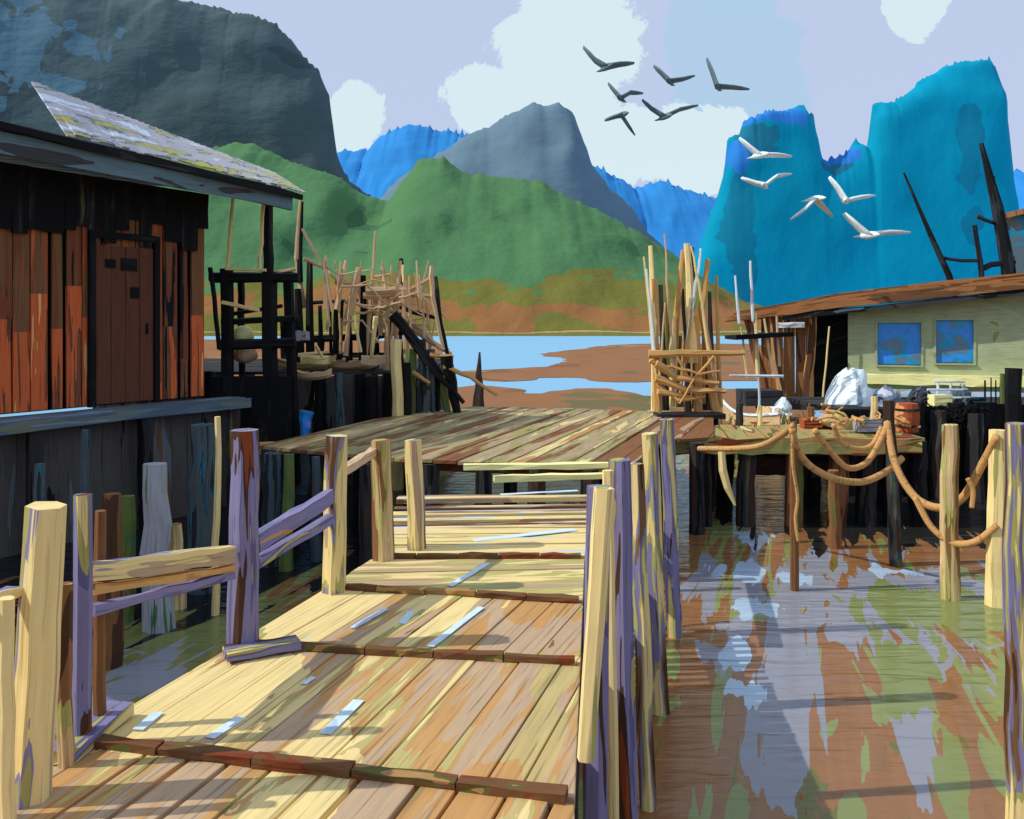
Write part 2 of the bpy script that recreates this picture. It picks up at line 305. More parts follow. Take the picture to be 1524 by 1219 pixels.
# ================================================================== SETTING: water, mud, shore, hills
def rampmat_blobs(name, base_pal, blobs, rough, far=None, bump=.3):
    mt = paint(name, base_pal, su=3.2, sv=.34, sw=1, coord='pos', rndk=0, m=.80, rough=rough, bump=0, sd=.12, det=4, dist=1.2)
    n = mt.node_tree.nodes; l = mt.node_tree.links; bs = n['Principled BSDF']
    cur = bs.inputs['Base Color'].links[0].from_socket
    geo = n.new('ShaderNodeNewGeometry')
    mp0 = [x for x in n if x.type == 'MAPPING'][0]; rr0 = n.new('ShaderNodeMapping'); rr0.inputs['Rotation'].default_value = (0, 0, math.radians(17)); l.new(geo.outputs['Position'], rr0.inputs[0]); l.new(rr0.outputs[0], mp0.inputs[0])
    nz = n.new('ShaderNodeTexNoise'); nz.inputs['Scale'].default_value = 1.0; nz.inputs['Detail'].default_value = 5; nz.inputs['Distortion'].default_value = .7
    rot = n.new('ShaderNodeMapping'); rot.inputs['Rotation'].default_value = (0, 0, math.radians(17)); l.new(geo.outputs['Position'], rot.inputs[0])
    m0 = n.new('ShaderNodeMapping'); m0.inputs['Scale'].default_value = (4.2, .55, 1); l.new(rot.outputs[0], m0.inputs[0]); l.new(m0.outputs[0], nz.inputs['Vector'])
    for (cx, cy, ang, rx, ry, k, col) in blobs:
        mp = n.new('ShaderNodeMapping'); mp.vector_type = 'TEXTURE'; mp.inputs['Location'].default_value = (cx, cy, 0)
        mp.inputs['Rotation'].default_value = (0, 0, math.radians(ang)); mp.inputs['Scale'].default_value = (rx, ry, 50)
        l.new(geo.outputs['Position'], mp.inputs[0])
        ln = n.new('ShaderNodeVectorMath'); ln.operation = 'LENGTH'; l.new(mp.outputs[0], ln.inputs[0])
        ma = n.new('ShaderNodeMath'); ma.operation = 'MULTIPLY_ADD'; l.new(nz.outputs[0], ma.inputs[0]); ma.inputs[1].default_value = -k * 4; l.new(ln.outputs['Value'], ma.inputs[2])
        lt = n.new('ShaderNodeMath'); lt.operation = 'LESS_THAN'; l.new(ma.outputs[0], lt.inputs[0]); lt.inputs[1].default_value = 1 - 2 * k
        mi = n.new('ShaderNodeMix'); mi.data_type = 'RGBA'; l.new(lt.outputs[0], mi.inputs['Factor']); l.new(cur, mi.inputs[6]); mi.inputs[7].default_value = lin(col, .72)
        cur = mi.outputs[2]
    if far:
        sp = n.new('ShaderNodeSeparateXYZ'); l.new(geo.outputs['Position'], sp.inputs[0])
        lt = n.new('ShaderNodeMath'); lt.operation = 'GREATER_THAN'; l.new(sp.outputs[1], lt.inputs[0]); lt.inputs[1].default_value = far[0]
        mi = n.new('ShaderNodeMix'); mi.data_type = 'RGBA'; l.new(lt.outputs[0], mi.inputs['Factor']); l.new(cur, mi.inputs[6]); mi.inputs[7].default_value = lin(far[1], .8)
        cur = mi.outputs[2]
    l.new(cur, bs.inputs['Base Color'])
    mp = n.new('ShaderNodeMapping'); mp.inputs['Scale'].default_value = (.7, 3.6, 1); l.new(geo.outputs['Position'], mp.inputs[0])
    wz = n.new('ShaderNodeTexNoise'); wz.inputs['Scale'].default_value = 1.5; wz.inputs['Detail'].default_value = 3; wz.inputs['Distortion'].default_value = .4; l.new(mp.outputs[0], wz.inputs['Vector'])
    bp = n.new('ShaderNodeBump'); bp.inputs['Strength'].default_value = bump; bp.inputs['Distance'].default_value = .10
    l.new(wz.outputs[0], bp.inputs['Height']); l.new(bp.outputs[0], bs.inputs['Normal'])
    bs.inputs['IOR'].default_value = 1.33
    mr = n.new('ShaderNodeMapRange'); l.new(sp.outputs[1], mr.inputs[0]); mr.inputs['From Min'].default_value = 20; mr.inputs['From Max'].default_value = 34
    mr.inputs['To Min'].default_value = .42; mr.inputs['To Max'].default_value = .05; l.new(mr.outputs[0], bs.inputs['Specular IOR Level'])
    mr = n.new('ShaderNodeMapRange'); l.new(sp.outputs[1], mr.inputs[0]); mr.inputs['From Min'].default_value = 20; mr.inputs['From Max'].default_value = 34
    mr.inputs['To Min'].default_value = rough; mr.inputs['To Max'].default_value = .6; l.new(mr.outputs[0], bs.inputs['Roughness'])
    return mt
BRW = (158, 108, 66); WGR = (146, 156, 92)
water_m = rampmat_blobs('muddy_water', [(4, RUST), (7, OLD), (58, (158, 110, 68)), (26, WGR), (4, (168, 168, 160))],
    [(4.1, 9.3, 0, 2.0, 1.5, 1.2, (164, 166, 176)), (2.4, 7.6, -16, .30, 1.9, 1.1, (160, 162, 172)), (2.9, 6.4, -22, .14, 1.2, .9, (160, 162, 172)), (4.4, 8.9, 0, .8, .9, 1.0, WGR), (1.95, 5.0, -20, .10, .9, .8, WGR), (1.2, 4.8, -16, .08, .7, .7, WGR), (2.8, 5.6, -26, .12, .9, .8, WGR), (3.2, 7.2, -22, .2, .8, .8, WGR)]  # grey and green blobs are reflections painted into the water colour
    + [(G(x_, y_, WATER).x, G(x_, y_, WATER).y, -14, a_ * 1.25, b_ * 1.25, 1.25, (196, 222, 242)) for x_, y_, a_, b_ in ((1112, 745, .26, .5), (1122, 800, .22, .34), (1108, 850, .20, .30), (1124, 905, .20, .22), (1108, 975, .10, .22), (1112, 1030, .09, .18), (1196, 735, .3, .3), (1265, 770, .22, .35), (1330, 850, .3, .16), (1180, 860, .16, .2), (1440, 770, .2, .3))]  # light blue blobs put sky glints into the water colour
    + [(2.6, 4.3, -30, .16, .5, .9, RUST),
     (-3.2, 7.6, 0, 1.6, 2.4, .8, (140, 146, 84)), (-3.0, 6.8, 0, .5, 1.0, 1.3, GRY), (-2.0, 5.6, 0, .9, 1.6, .9, (140, 146, 84)),  # olive and grey reflections on the left, coloured in
     (-5, 13.5, 0, 4.4, 4.8, .5, (36, 38, 42)), (6.5, 15, 0, 5.0, 3.2, .5, (46, 46, 44)), (-.2, 9.3, 0, .9, .6, 1.0, (176, 200, 222))], .14, far=(26, (150, 204, 236)), bump=.30)  # dark blobs paint the reflections below shack and wharf
mb = MB()
mb.quadgrid([[Vector((x, y, WATER)) for x in (-900, -60, -20, 0, 20, 60, 900)] for y in (-60, 0, 30, 60, 2200)])
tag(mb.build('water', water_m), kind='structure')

mud_m = paint('mud', [(6, (120, 110, 60)), (70, (162, 110, 64)), (14, (146, 98, 58)), (8, (180, 134, 86))], su=.12, sv=.06, coord='pos', rndk=0, m=.78, bump=.3, sd=.11)
def mudpatch(pts, z=-1.27):
    """low mud bank with a thin rounded edge, drawn by its shoreline"""
    c = [G(x, y, z) for x, y in pts]; sm = []
    for i in range(len(c)):
        a, b, d = c[i - 1], c[i], c[(i + 1) % len(c)]
        sm += [a.lerp(b, .7), b.lerp(d, .3)]
    out = []
    for i in range(len(sm)):
        a, b = sm[i], sm[(i + 1) % len(sm)]
        for k in range(3):
            p = a.lerp(b, k / 3); out.append(p + Vector((mn.noise(p * .5) * .8, mn.noise(p * .37) * .9, 0)))
    mb = MB(); mb.v = [tuple(p) for p in out] + [(p.x, p.y, WATER - .3) for p in out]; n = len(out)
    mb.f = [tuple(range(n))[::-1]] + [(k, (k + 1) % n, n + (k + 1) % n, n + k) for k in range(n)]
    mb.uv = [[(0, 0)] * len(f) for f in mb.f]; mb.r = [.5] * len(mb.f)
    return mb
for q in ([(-500, 530), (-200, 510), (100, 506), (400, 505), (600, 507), (655, 512), (668, 520), (660, 534), (676, 546), (660, 560), (600, 580), (300, 590), (-300, 600)], [(676, 556), (700, 550), (790, 548), (838, 541), (846, 535), (818, 530), (795, 527), (860, 520), (900, 514), (960, 511), (1180, 512), (1180, 566), (985, 566), (930, 571), (880, 565), (820, 560), (770, 569), (720, 566)],
          [(690, 572), (760, 575), (785, 590), (830, 577), (880, 577), (930, 580), (948, 592), (990, 583), (1200, 575), (1230, 640), (1100, 660), (640, 650), (620, 600)]):
    o = mudpatch(q).build('mudflat', mud_m); tag(o, kind='structure')

def hill(name, pts, Yc, front, back, mat, base=-2.0, step=5, jag=2.0, rough_=.06, pw=1.5, tuft=0.0, lump=0.0, ls=8.0, bpw=None):
    pts = sorted(pts); xs = []
    x = pts[0][0]
    while x <= pts[-1][0]: xs.append(x); x += step
    def hy(x):
        for (a, ya), (b, yb) in zip(pts, pts[1:]):
            if a <= x <= b: return ya + (yb - ya) * (x - a) / (b - a)
        return pts[-1][1]
    NF = 22; rows = []
    tops = []; soft = []
    for x in xs:
        soft.append(sum(EYE + (HOR - hy(min(max(x + d, pts[0][0]), pts[-1][0]))) * Yc / F for d in range(-15, 16, 3)) / 11)
        py = hy(x) + mn.noise(Vector((x * .05, Yc, 0))) * jag * 2 + mn.noise(Vector((x * .31, Yc, 5))) * jag
        if tuft and R.random() < .25: py -= R.uniform(0, tuft)
        tops.append(EYE + (HOR - py) * Yc / F)
    for j in range(-NF, 9):
        s_ = j / NF if j < 0 else j / 8
        row = []
        for x, tz, ts_ in zip(xs, tops, soft):
            wgt = math.exp(-abs(s_) * 9); tz = tz * wgt + min(ts_, tz) * (1 - wgt)
            Y = Yc + (s_ * front if j < 0 else s_ * back)
            X = (x - 762) / F * Yc
            h = base + (tz - base) * (1 - abs(s_) ** (pw if s_ < 0 else (bpw or pw)))
            if j < 0:
                k = (1 - abs(s_)) * abs(s_) * 4
                h -= k * rough_ * (tz - base) * (abs(mn.noise(Vector((X * .03, Y * .03, h * .045 + Yc)))) + .5 * abs(mn.noise(Vector((X * .09, Y * .1, h * .12 + Yc)))))
                Y += k * rough_ * 60 * mn.noise(Vector((X * .05, h * .06, Yc)))
                if lump: 
                    q = mn.noise(Vector((X / ls, Y / ls, h / ls))); h += lump * q * min(1, abs(s_) * 6); 
            row.append(Vector((X, Y, h)))
        rows.append(row)
    mb = MB(); mb.quadgrid(rows); o = mb.build(name, mat, smooth=True); tag(o, kind='structure'); return o

def zmat(name, layers, base, sc_=.03, m=.8, bump=.5, bd=1.5):
    """ground cover in bands by height with ragged edges; layers=[(z, rgb)] from low to high"""
    mt = paint(name, base, su=sc_, sv=sc_, sw=sc_ * 1.2, coord='pos', rndk=0, m=m, bump=bump, bscale=bd, dist=.8, rough=.9, spec=.1, bn=16)
    n = mt.node_tree.nodes; l = mt.node_tree.links; bs = n['Principled BSDF']; cur = bs.inputs['Base Color'].links[0].from_socket
    geo = n.new('ShaderNodeNewGeometry'); sp = n.new('ShaderNodeSeparateXYZ'); l.new(geo.outputs['Position'], sp.inputs[0])
    nz = n.new('ShaderNodeTexNoise'); nz.inputs['Scale'].default_value = .05; nz.inputs['Detail'].default_value = 5; nz.inputs['Distortion'].default_value = .7
    mp = n.new('ShaderNodeMapping'); mp.inputs['Scale'].default_value = (1, .6, 2); l.new(geo.outputs['Position'], mp.inputs[0]); l.new(mp.outputs[0], nz.inputs['Vector'])
    for (z, k, col, x0) in layers:
        ma = n.new('ShaderNodeMath'); ma.operation = 'MULTIPLY_ADD'; l.new(nz.outputs[0], ma.inputs[0]); ma.inputs[1].default_value = -k * 2; l.new(sp.outputs[2], ma.inputs[2])
        if x0:
            m2 = n.new('ShaderNodeMath'); m2.operation = 'MULTIPLY_ADD'; l.new(sp.outputs[0], m2.inputs[0]); m2.inputs[1].default_value = x0; l.new(ma.outputs[0], m2.inputs[2]); ma = m2
        lt = n.new('ShaderNodeMath'); lt.operation = 'LESS_THAN'; l.new(ma.outputs[0], lt.inputs[0]); lt.inputs[1].default_value = z - k
        mi = n.new('ShaderNodeMix'); mi.data_type = 'RGBA'; l.new(lt.outputs[0], mi.inputs['Factor']); l.new(cur, mi.inputs[6]); mi.inputs[7].default_value = lin(col, m)
        cur = mi.outputs[2]
    l.new(cur, bs.inputs['Base Color']); return mt

green_h = zmat('hill_green', [(11.5, 15, (120, 118, 54), 0), (6.2, 10, (154, 108, 64), .03), (1.8, 9, (120, 118, 54), .05), (-.3, .7, (190, 156, 108), .0), (-.55, .5, (118, 120, 60), 0)],
               [(8, (70, 112, 76)), (80, (84, 130, 84)), (8, (96, 134, 78))], sc_=.02, m=.92, bump=.5, bd=1.0)
slate_h = paint('mountain_slate', [(14, (68, 84, 88)), (84, (78, 97, 100)), (2, (88, 122, 138))], su=.012, sv=.012, sw=.02, coord='pos', rndk=0, m=1.0, bump=.4, bscale=2, rough=.9, spec=.1, bn=12)
grey_h = paint('mountain_grey', [(12, (76, 98, 114)), (80, (92, 116, 130)), (10, (84, 112, 122))], su=.012, sv=.012, sw=.02, coord='pos', rndk=0, m=1.2, bump=.3, bscale=2, rough=.9, spec=.1, bn=12)
blue_h = paint('mountain_blue', [(16, (0, 140, 190)), (84, (50, 138, 206))], su=.006, sv=.006, sw=.02, coord='pos', rndk=0, m=.95, bump=.2, bscale=2, rough=.9, spec=.1, bn=12)
teal_h = paint('mountain_teal', [(4, (30, 122, 150)), (86, (0, 146, 178)), (10, (0, 140, 186))], su=.012, sv=.006, sw=.008, coord='pos', rndk=0, m=1.0, bump=.3, bscale=2, rough=.9, spec=.1, bn=12)
def addblobs(mt, blobs, ns, m):
    n = mt.node_tree.nodes; l = mt.node_tree.links; bs = n['Principled BSDF']; cur = bs.inputs['Base Color'].links[0].from_socket
    geo = n.new('ShaderNodeNewGeometry'); nz = n.new('ShaderNodeTexNoise'); nz.inputs['Scale'].default_value = ns; nz.inputs['Detail'].default_value = 5; nz.inputs['Distortion'].default_value = .6
    l.new(geo.outputs['Position'], nz.inputs['Vector'])
    for (px, py, Yd, rx, ry, k, col) in blobs:
        c = P(px, py, Yd); mp = n.new('ShaderNodeMapping'); mp.vector_type = 'TEXTURE'; mp.inputs['Location'].default_value = c
        mp.inputs['Scale'].default_value = (rx * Yd / F, 500, ry * Yd / F); l.new(geo.outputs['Position'], mp.inputs[0])
        ln = n.new('ShaderNodeVectorMath'); ln.operation = 'LENGTH'; l.new(mp.outputs[0], ln.inputs[0])
        ma = n.new('ShaderNodeMath'); ma.operation = 'MULTIPLY_ADD'; l.new(nz.outputs[0], ma.inputs[0]); ma.inputs[1].default_value = -k * 4; l.new(ln.outputs['Value'], ma.inputs[2])
        lt = n.new('ShaderNodeMath'); lt.operation = 'LESS_THAN'; l.new(ma.outputs[0], lt.inputs[0]); lt.inputs[1].default_value = 1 - 2 * k
        mi = n.new('ShaderNodeMix'); mi.data_type = 'RGBA'; l.new(lt.outputs[0], mi.inputs['Factor']); l.new(cur, mi.inputs[6]); mi.inputs[7].default_value = lin(col, m); cur = mi.outputs[2]
    l.new(cur, bs.inputs['Base Color'])
addblobs(slate_h, [(30, 60, 330, 110, 90, .9, (84, 116, 132)), (120, 140, 330, 40, 16, .6, (88, 122, 138))], .07, 1.0)
addblobs(teal_h, [(1092, 340, 368, 20, 130, .8, (16, 126, 156)), (1130, 210, 368, 40, 34, .6, (30, 118, 146)), (1428, 240, 368, 14, 90, .9, (14, 128, 160)), (1240, 246, 368, 20, 18, .6, (34, 118, 146)), (1145, 176, 370, 60, 16, .6, (46, 126, 206)), (1248, 232, 370, 30, 12, .6, (46, 126, 206)), (1092, 240, 370, 14, 30, .6, (46, 126, 206))], .07, .95)
green_hill = hill('hill', [(-300, 225), (200, 235), (310, 222), (345, 214), (380, 214), (430, 240), (500, 262), (545, 292), (580, 298), (606, 262), (622, 238), (660, 234), (690, 258), (730, 262), (800, 268), (840, 290), (900, 318), (960, 352), (1010, 384), (1050, 420), (1110, 452), (1160, 470), (1400, 476), (1900, 470)],
     250, 62, 60, green_h, step=4, jag=2, rough_=.10, pw=1.35, tuft=3, lump=1.2, ls=7)
hill('mountain', [(-500, -160), (-200, -90), (60, -30), (200, -14), (290, 4), (340, 16), (390, 26), (430, 54), (452, 84), (476, 112), (490, 140), (497, 200), (503, 236), (520, 270), (560, 300), (600, 330), (680, 420)],
     330, 22, 36, slate_h, step=3, jag=3, tuft=5, pw=3.0, bpw=1.1)
hill('mountain', [(560, 300), (600, 262), (660, 226), (690, 204), (730, 188), (765, 166), (790, 156), (835, 156), (854, 168), (866, 206), (880, 246), (905, 278), (940, 310), (960, 345), (1000, 380)],
     420, 60, 60, grey_h, step=4, jag=2, tuft=5, pw=1.8, bpw=1.1)
hill('mountain', [(400, 290), (470, 240), (504, 226), (550, 220), (566, 204), (610, 184), (660, 196), (720, 200), (780, 230), (860, 236), (895, 252), (930, 270), (944, 282), (985, 268), (1010, 280), (1066, 298), (1120, 320), (1250, 330), (1480, 290), (1499, 258), (1530, 262), (1700, 300)],
     620, 120, 120, blue_h, step=3, jag=4, tuft=9, pw=1.6)
hill('mountain', [(1010, 470), (1030, 400), (1044, 350), (1066, 300), (1078, 256), (1082, 208), (1100, 200), (1106, 180), (1122, 178), (1126, 166), (1156, 168), (1196, 156), (1202, 168), (1212, 172), (1215, 214), (1222, 234), (1232, 240), (1246, 232), (1262, 226), (1272, 212), (1288, 214), (1294, 216), (1296, 156), (1330, 152), (1350, 140), (1376, 116), (1404, 100), (1440, 90), (1474, 92), (1486, 110), (1494, 140), (1498, 300), (1510, 400), (1540, 470)],
     370, 14, 34, teal_h, step=3, jag=3.5, tuft=6, pw=3.6, bpw=1.1)

# ================================================================== BOARDWALK
LE = [(1.4, -1.78), (2.9, -1.74), (3.8, -1.66), (4.5, -1.34), (5.3, -1.13), (6.05, -.94), (7.5, -1.0), (8.2, -1.05)]
RE = [(1.4, .10), (2.86, .20), (6.2, .51), (8.2, .76)]
def ip(t, Y):
    for (a, xa), (b, xb) in zip(t, t[1:]):
        if Y <= b: return xa + (xb - xa) * (Y - a) / (b - a)
    return t[-1][1]
def seg(yl0, yr0, yl1, yr1):
    return [(ip(LE, yl0), yl0), (ip(RE, yr0), yr0), (ip(RE, yr1), yr1)] + ([(ip(LE, yl1), yl1)] if True else [])
bw = thing('boardwalk', (-.6, 4, 0), 'long sunlit wooden boardwalk of skewed tan and cream planks leading to the platform', 'boardwalk')
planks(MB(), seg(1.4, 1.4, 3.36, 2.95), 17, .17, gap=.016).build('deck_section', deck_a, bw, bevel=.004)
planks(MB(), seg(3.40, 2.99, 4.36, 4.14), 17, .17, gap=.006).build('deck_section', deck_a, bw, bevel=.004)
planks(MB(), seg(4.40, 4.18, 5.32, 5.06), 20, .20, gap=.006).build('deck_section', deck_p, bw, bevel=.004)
planks(MB(), seg(5.36, 5.10, 6.0, 6.0), 86, .16, gap=.005).build('deck_section', deck_o, bw, bevel=.004)
deck_f = paint('deck_wood_far', [(9, (86, 112, 134)), (6, CHAR), (14, MBR), (16, TAN), (30, CREAM), (14, ICE), (12, OCH)], su=.7, sv=6, sd=.12, rndk=1.6, m=.82)
planks(MB(), seg(6.04, 6.04, 6.9, 6.9), 88, .16, gap=.01, zj=.012).build('deck_section', deck_t, bw, bevel=.004)
planks(MB(), seg(6.91, 6.91, 8.2, 8.2), 86, .14, gap=.05, zj=.03, skip=.16).build('deck_section', deck_f, bw, bevel=.004)
for a, b in (((3.38, 2.97)), ((4.38, 4.16)), ((5.34, 5.08)), ((6.02, 6.02))):
    mb = MB(); A = Vector((ip(LE, a) + .02, a, .016)); B = Vector((ip(RE, b) - .02, b, .016))
    for i in range(5):
        mb.bar(A.lerp(B, i / 5), A.lerp(B, (i + 1) / 5 - .004), R.uniform(.035, .065), .03, segs=3, jit=.006)
    mb.build('batten', batten, bw)
for xl in (.12, .88):
    mb = MB()
    for y0, y1 in zip((1.4, 3.0, 4.4, 6.0, 7.2), (2.98, 4.38, 5.98, 7.18, 8.2)):
        mb.bar((ip(LE, y0) * (1 - xl) + ip(RE, y0) * xl, y0, -.14), (ip(LE, y1) * (1 - xl) + ip(RE, y1) * xl, y1, -.14), .12, .17, segs=3, jit=.004)
    mb.build('joist', post_d, bw)
for y in (3.0, 4.5, 6.0, 7.9):
    for x in (ip(LE, y) + .1, ip(RE, y) - .1):
        MB().pole((x, y, -.23), (x + R.uniform(-.05, .05), y, WATER - .5), .09, .1).build('pile', post_d, bw)
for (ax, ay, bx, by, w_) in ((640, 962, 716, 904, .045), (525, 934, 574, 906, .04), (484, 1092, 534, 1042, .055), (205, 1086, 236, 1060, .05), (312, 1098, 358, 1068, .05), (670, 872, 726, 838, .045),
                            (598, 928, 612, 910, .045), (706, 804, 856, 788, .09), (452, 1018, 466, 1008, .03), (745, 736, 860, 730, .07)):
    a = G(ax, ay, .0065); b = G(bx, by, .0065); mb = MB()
    mb.bar(a, b, w_ * .9, .004, segs=6, jit=.0012, up=(0, 0, 1)); mb.build('highlight_streak', ice_m, bw)  # thin pale strips laid on as painted highlights of the deck

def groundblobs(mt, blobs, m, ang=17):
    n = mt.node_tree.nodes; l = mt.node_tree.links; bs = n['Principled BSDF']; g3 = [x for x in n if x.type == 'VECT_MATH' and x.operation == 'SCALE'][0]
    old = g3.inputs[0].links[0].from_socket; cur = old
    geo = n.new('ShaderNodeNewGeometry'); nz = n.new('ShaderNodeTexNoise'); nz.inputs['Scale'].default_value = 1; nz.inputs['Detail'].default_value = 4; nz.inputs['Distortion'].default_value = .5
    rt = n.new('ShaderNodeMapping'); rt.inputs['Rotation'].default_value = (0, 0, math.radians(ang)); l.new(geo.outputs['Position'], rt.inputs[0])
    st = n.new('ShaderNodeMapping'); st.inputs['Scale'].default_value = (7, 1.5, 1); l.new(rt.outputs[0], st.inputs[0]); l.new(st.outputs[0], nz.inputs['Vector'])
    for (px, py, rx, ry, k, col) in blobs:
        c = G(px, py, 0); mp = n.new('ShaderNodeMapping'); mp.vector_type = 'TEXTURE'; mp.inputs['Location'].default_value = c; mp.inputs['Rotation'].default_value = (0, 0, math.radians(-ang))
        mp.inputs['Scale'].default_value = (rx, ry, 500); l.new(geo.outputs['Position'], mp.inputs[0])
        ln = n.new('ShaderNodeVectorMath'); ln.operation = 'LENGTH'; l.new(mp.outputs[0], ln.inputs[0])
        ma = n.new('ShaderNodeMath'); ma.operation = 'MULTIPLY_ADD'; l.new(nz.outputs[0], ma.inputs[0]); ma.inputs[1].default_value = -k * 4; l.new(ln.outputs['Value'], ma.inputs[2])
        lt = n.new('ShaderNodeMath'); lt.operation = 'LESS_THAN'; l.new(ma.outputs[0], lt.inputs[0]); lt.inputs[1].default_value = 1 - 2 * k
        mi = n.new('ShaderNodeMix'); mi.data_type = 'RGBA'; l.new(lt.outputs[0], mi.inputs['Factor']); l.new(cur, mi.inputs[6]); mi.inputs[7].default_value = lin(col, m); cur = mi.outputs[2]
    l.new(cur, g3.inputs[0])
groundblobs(deck_a, [(300, 1040, .34, .50, .5, CREAM), (400, 1010, .2, .3, .5, CREAM), (450, 1190, .18, .35, .5, CREAM), (480, 1110, .10, .22, .6, CREAM), (790, 1120, .10, .4, .7, (206, 184, 122)), (690, 1190, .12, .3, .7, OCH), (830, 1010, .10, .3, .6, (206, 184, 122))], .82)  # cream blobs paint patches of light onto the deck boards
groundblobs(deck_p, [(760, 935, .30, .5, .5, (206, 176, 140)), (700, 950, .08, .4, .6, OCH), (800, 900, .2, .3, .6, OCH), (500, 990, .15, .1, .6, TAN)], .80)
# cross platform
pf = thing('platform', (0, 12, 0), 'broad weathered plank platform crossing behind the boardwalk', 'platform')
poly = [(q.x, q.y) for q in [G(*c) for c in ((384, 662), (610, 684), (874, 690), (1000, 612), (700, 604), (560, 622))]]
pl2 = [(q.x, q.y) for q in [G(*c) for c in ((878, 690), (940, 692), (990, 655), (1062, 650), (1062, 614), (1004, 612))]]
planks(MB(), poly, 19, .26, gap=.02, zj=.012).build('deck_planks', plat_m, pf, bevel=.005)
planks(MB(), pl2, 19, .34, gap=.01, zj=.006).build('deck_planks', plat_b, pf, bevel=.005)
def gbar(px0, py0, px1, py1, z, w_, h, name, mat, par, n=1, jit=.01):
    MB().bar(G(px0, py0, z), G(px1, py1, z), w_, h, segs=6, jit=jit).build(name, mat, par)
gbar(384, 668, 500, 664, -.12, .10, .16, 'edge_beam', stick_o, pf)
gbar(605, 690, 880, 697, -.12, .10, .15, 'edge_beam', batten, pf)
gbar(880, 700, 945, 700, -.12, .10, .15, 'edge_beam', cream_p, pf)
for (x, y) in ((395, 665), (470, 664), (560, 672), (640, 686), (720, 690), (800, 690), (880, 694), (960, 678), (1040, 655), (620, 640), (760, 640), (900, 640)):
    g = G(x, y, 0); MB().pole((g.x, g.y + .12, -.05), (g.x, g.y + .12, WATER - .5), .10, .11).build('pile', post_d, pf)
# loose boards bridging the gap
for i, (x0, y0, x1, y1, w_, lab, m) in enumerate(((690, 695, 925, 692, .12, 'long cream plank spanning the gap just in front of the platform', cream_p),
        (735, 712, 905, 708, .10, 'shorter cream plank bridging the wet gap, nearer of the two', cream_p),)):
    a = G(x0, y0, .02 - .06 * i); b = G(x1, y1, .02 - .06 * i)
    o = MB().bar(a, b, w_, .06, segs=6, jit=.008).build('loose_plank', m, None, origin=a); tag(o, lab, 'plank', 'loose planks over the gap')
a = G(898, 748, .03); b = G(925, 694, .03)
o = MB().bar(a, b, .16, .05, segs=5, jit=.01).build('loose_plank', cream_p, None, origin=a); tag(o, 'cream plank running lengthwise from the boardwalk to the platform at its right edge', 'plank', 'loose planks over the gap')

# left railing --------------------------------------------------------
def post(mb, px0, py0, px1, py1, Y, r0, r1=None, n=6, segs=6, jit=.14, phase=.5, wob=.006):
    a = P(px1, py1, Y); b = P(px0, py0, Y); r1 = r1 or r0 * .88
    return mb.pole(a, b, r0, r1, n, segs, jit, wob, phase=phase)
rl = thing('wooden_railing', (-1.5, 4, 0), 'rough post and rail fence along the left edge of the boardwalk', 'railing')
for (x0, y0, x1, y1, Y, r, m) in ((72, 752, 42, 1190, 2.98, .070, post_f), (122, 736, 118, 1112, 3.35, .038, post_v), (98, 868, 98, 1140, 3.2, .030, post_t), (150, 760, 150, 1090, 3.5, .025, post_b),
        (364, 640, 360, 968, 4.33, .082, post_v), (502, 648, 495, 880, 5.28, .085, post_m), (568, 655, 572, 832, 6.0, .075, post_t), (614, 655, 622, 816, 6.28, .07, post_m), (10, 890, 12, 1170, 2.85, .03, post_c)):
    mb = MB(); post(mb, x0, y0, x1, y1 + 60, Y, r); mb.build('post', m, rl)
def rail(px0, py0, Y0, px1, py1, Y1, h, w_, m, name='rail', par=rl):
    MB().bar(P(px0, py0, Y0), P(px1, py1, Y1), w_, h, segs=6, jit=.006).build(name, m, par)
rail(-60, 900, 2.8, 30, 880, 2.95, .03, .05, rail_m)
rail(130, 852, 3.38, 345, 824, 4.25, .075, .05, rail_m)
rail(135, 878, 3.40, 345, 846, 4.25, .035, .04, stick_o)
rail(135, 908, 3.42, 345, 856, 4.25, .035, .04, brace_m)
rail(380, 808, 4.42, 492, 738, 5.2, .085, .05, brace_m, 'brace')
rail(380, 838, 4.42, 492, 772, 5.2, .05, .05, brace_m, 'brace')
rail(505, 705, 5.4, 556, 672, 5.95, .05, .05, stick_m, 'brace')
MB().bar((-1.64, 3.20, .03), (-1.60, 3.62, .03), .12, .05, segs=2, jit=.004).build('foot_block', post_v, rl)
MB().bar((-1.36, 4.2, .03), (-1.05, 4.36, .03), .12, .04, segs=3, jit=.004).build('foot_block', post_v, rl)

# right row of tall piles --------------------------------------------
for (x0, y0, x1, y1, Y, r, m, lab) in (
    (893, 724, 880, 1500, 3.35, .050, post_v, 'tallest violet pile beside the right edge of the boardwalk, nearest of the row'),
    (922, 684, 935, 1400, 4.3, .058, post_v, 'second pile of the right row, rust red top over wood in violet shade'),
    (946, 690, 968, 1200, 5.3, .046, post_m, 'thin pale pile of the right row leaning outward between two violet piles'),
    (966, 645, 985, 1100, 6.6, .070, post_m, 'dark brown topped pile of the right row with an olive left side'),
    (992, 624, 1005, 1010, 8.2, .072, post_v, 'farthest violet pile of the right row, against the platform corner')):
    a = P(x0, y0, Y); b = P(x1, HOR + 2.9 * F / Y, Y); b.z = WATER - .4
    o = MB().pole(b, a, r * 1.12, r, 6, 8, .12, .006, phase=.5).build('wooden_pile', m, None, origin=b); tag(o, lab, 'pile', 'piles beside the boardwalk')
a = P(899, 726, 3.22); b = P(872, 1130, 3.22)
o = MB().pole(b, a, .034, .040, 6, 6, .08, .003).build('leaning_pole', post_c, None, origin=b); tag(o, 'thick cream pole leaning against the nearest violet pile', 'pole')
a = P(905, 700, 4.2); b = P(920, 1000, 4.2); b.z = WATER - .3
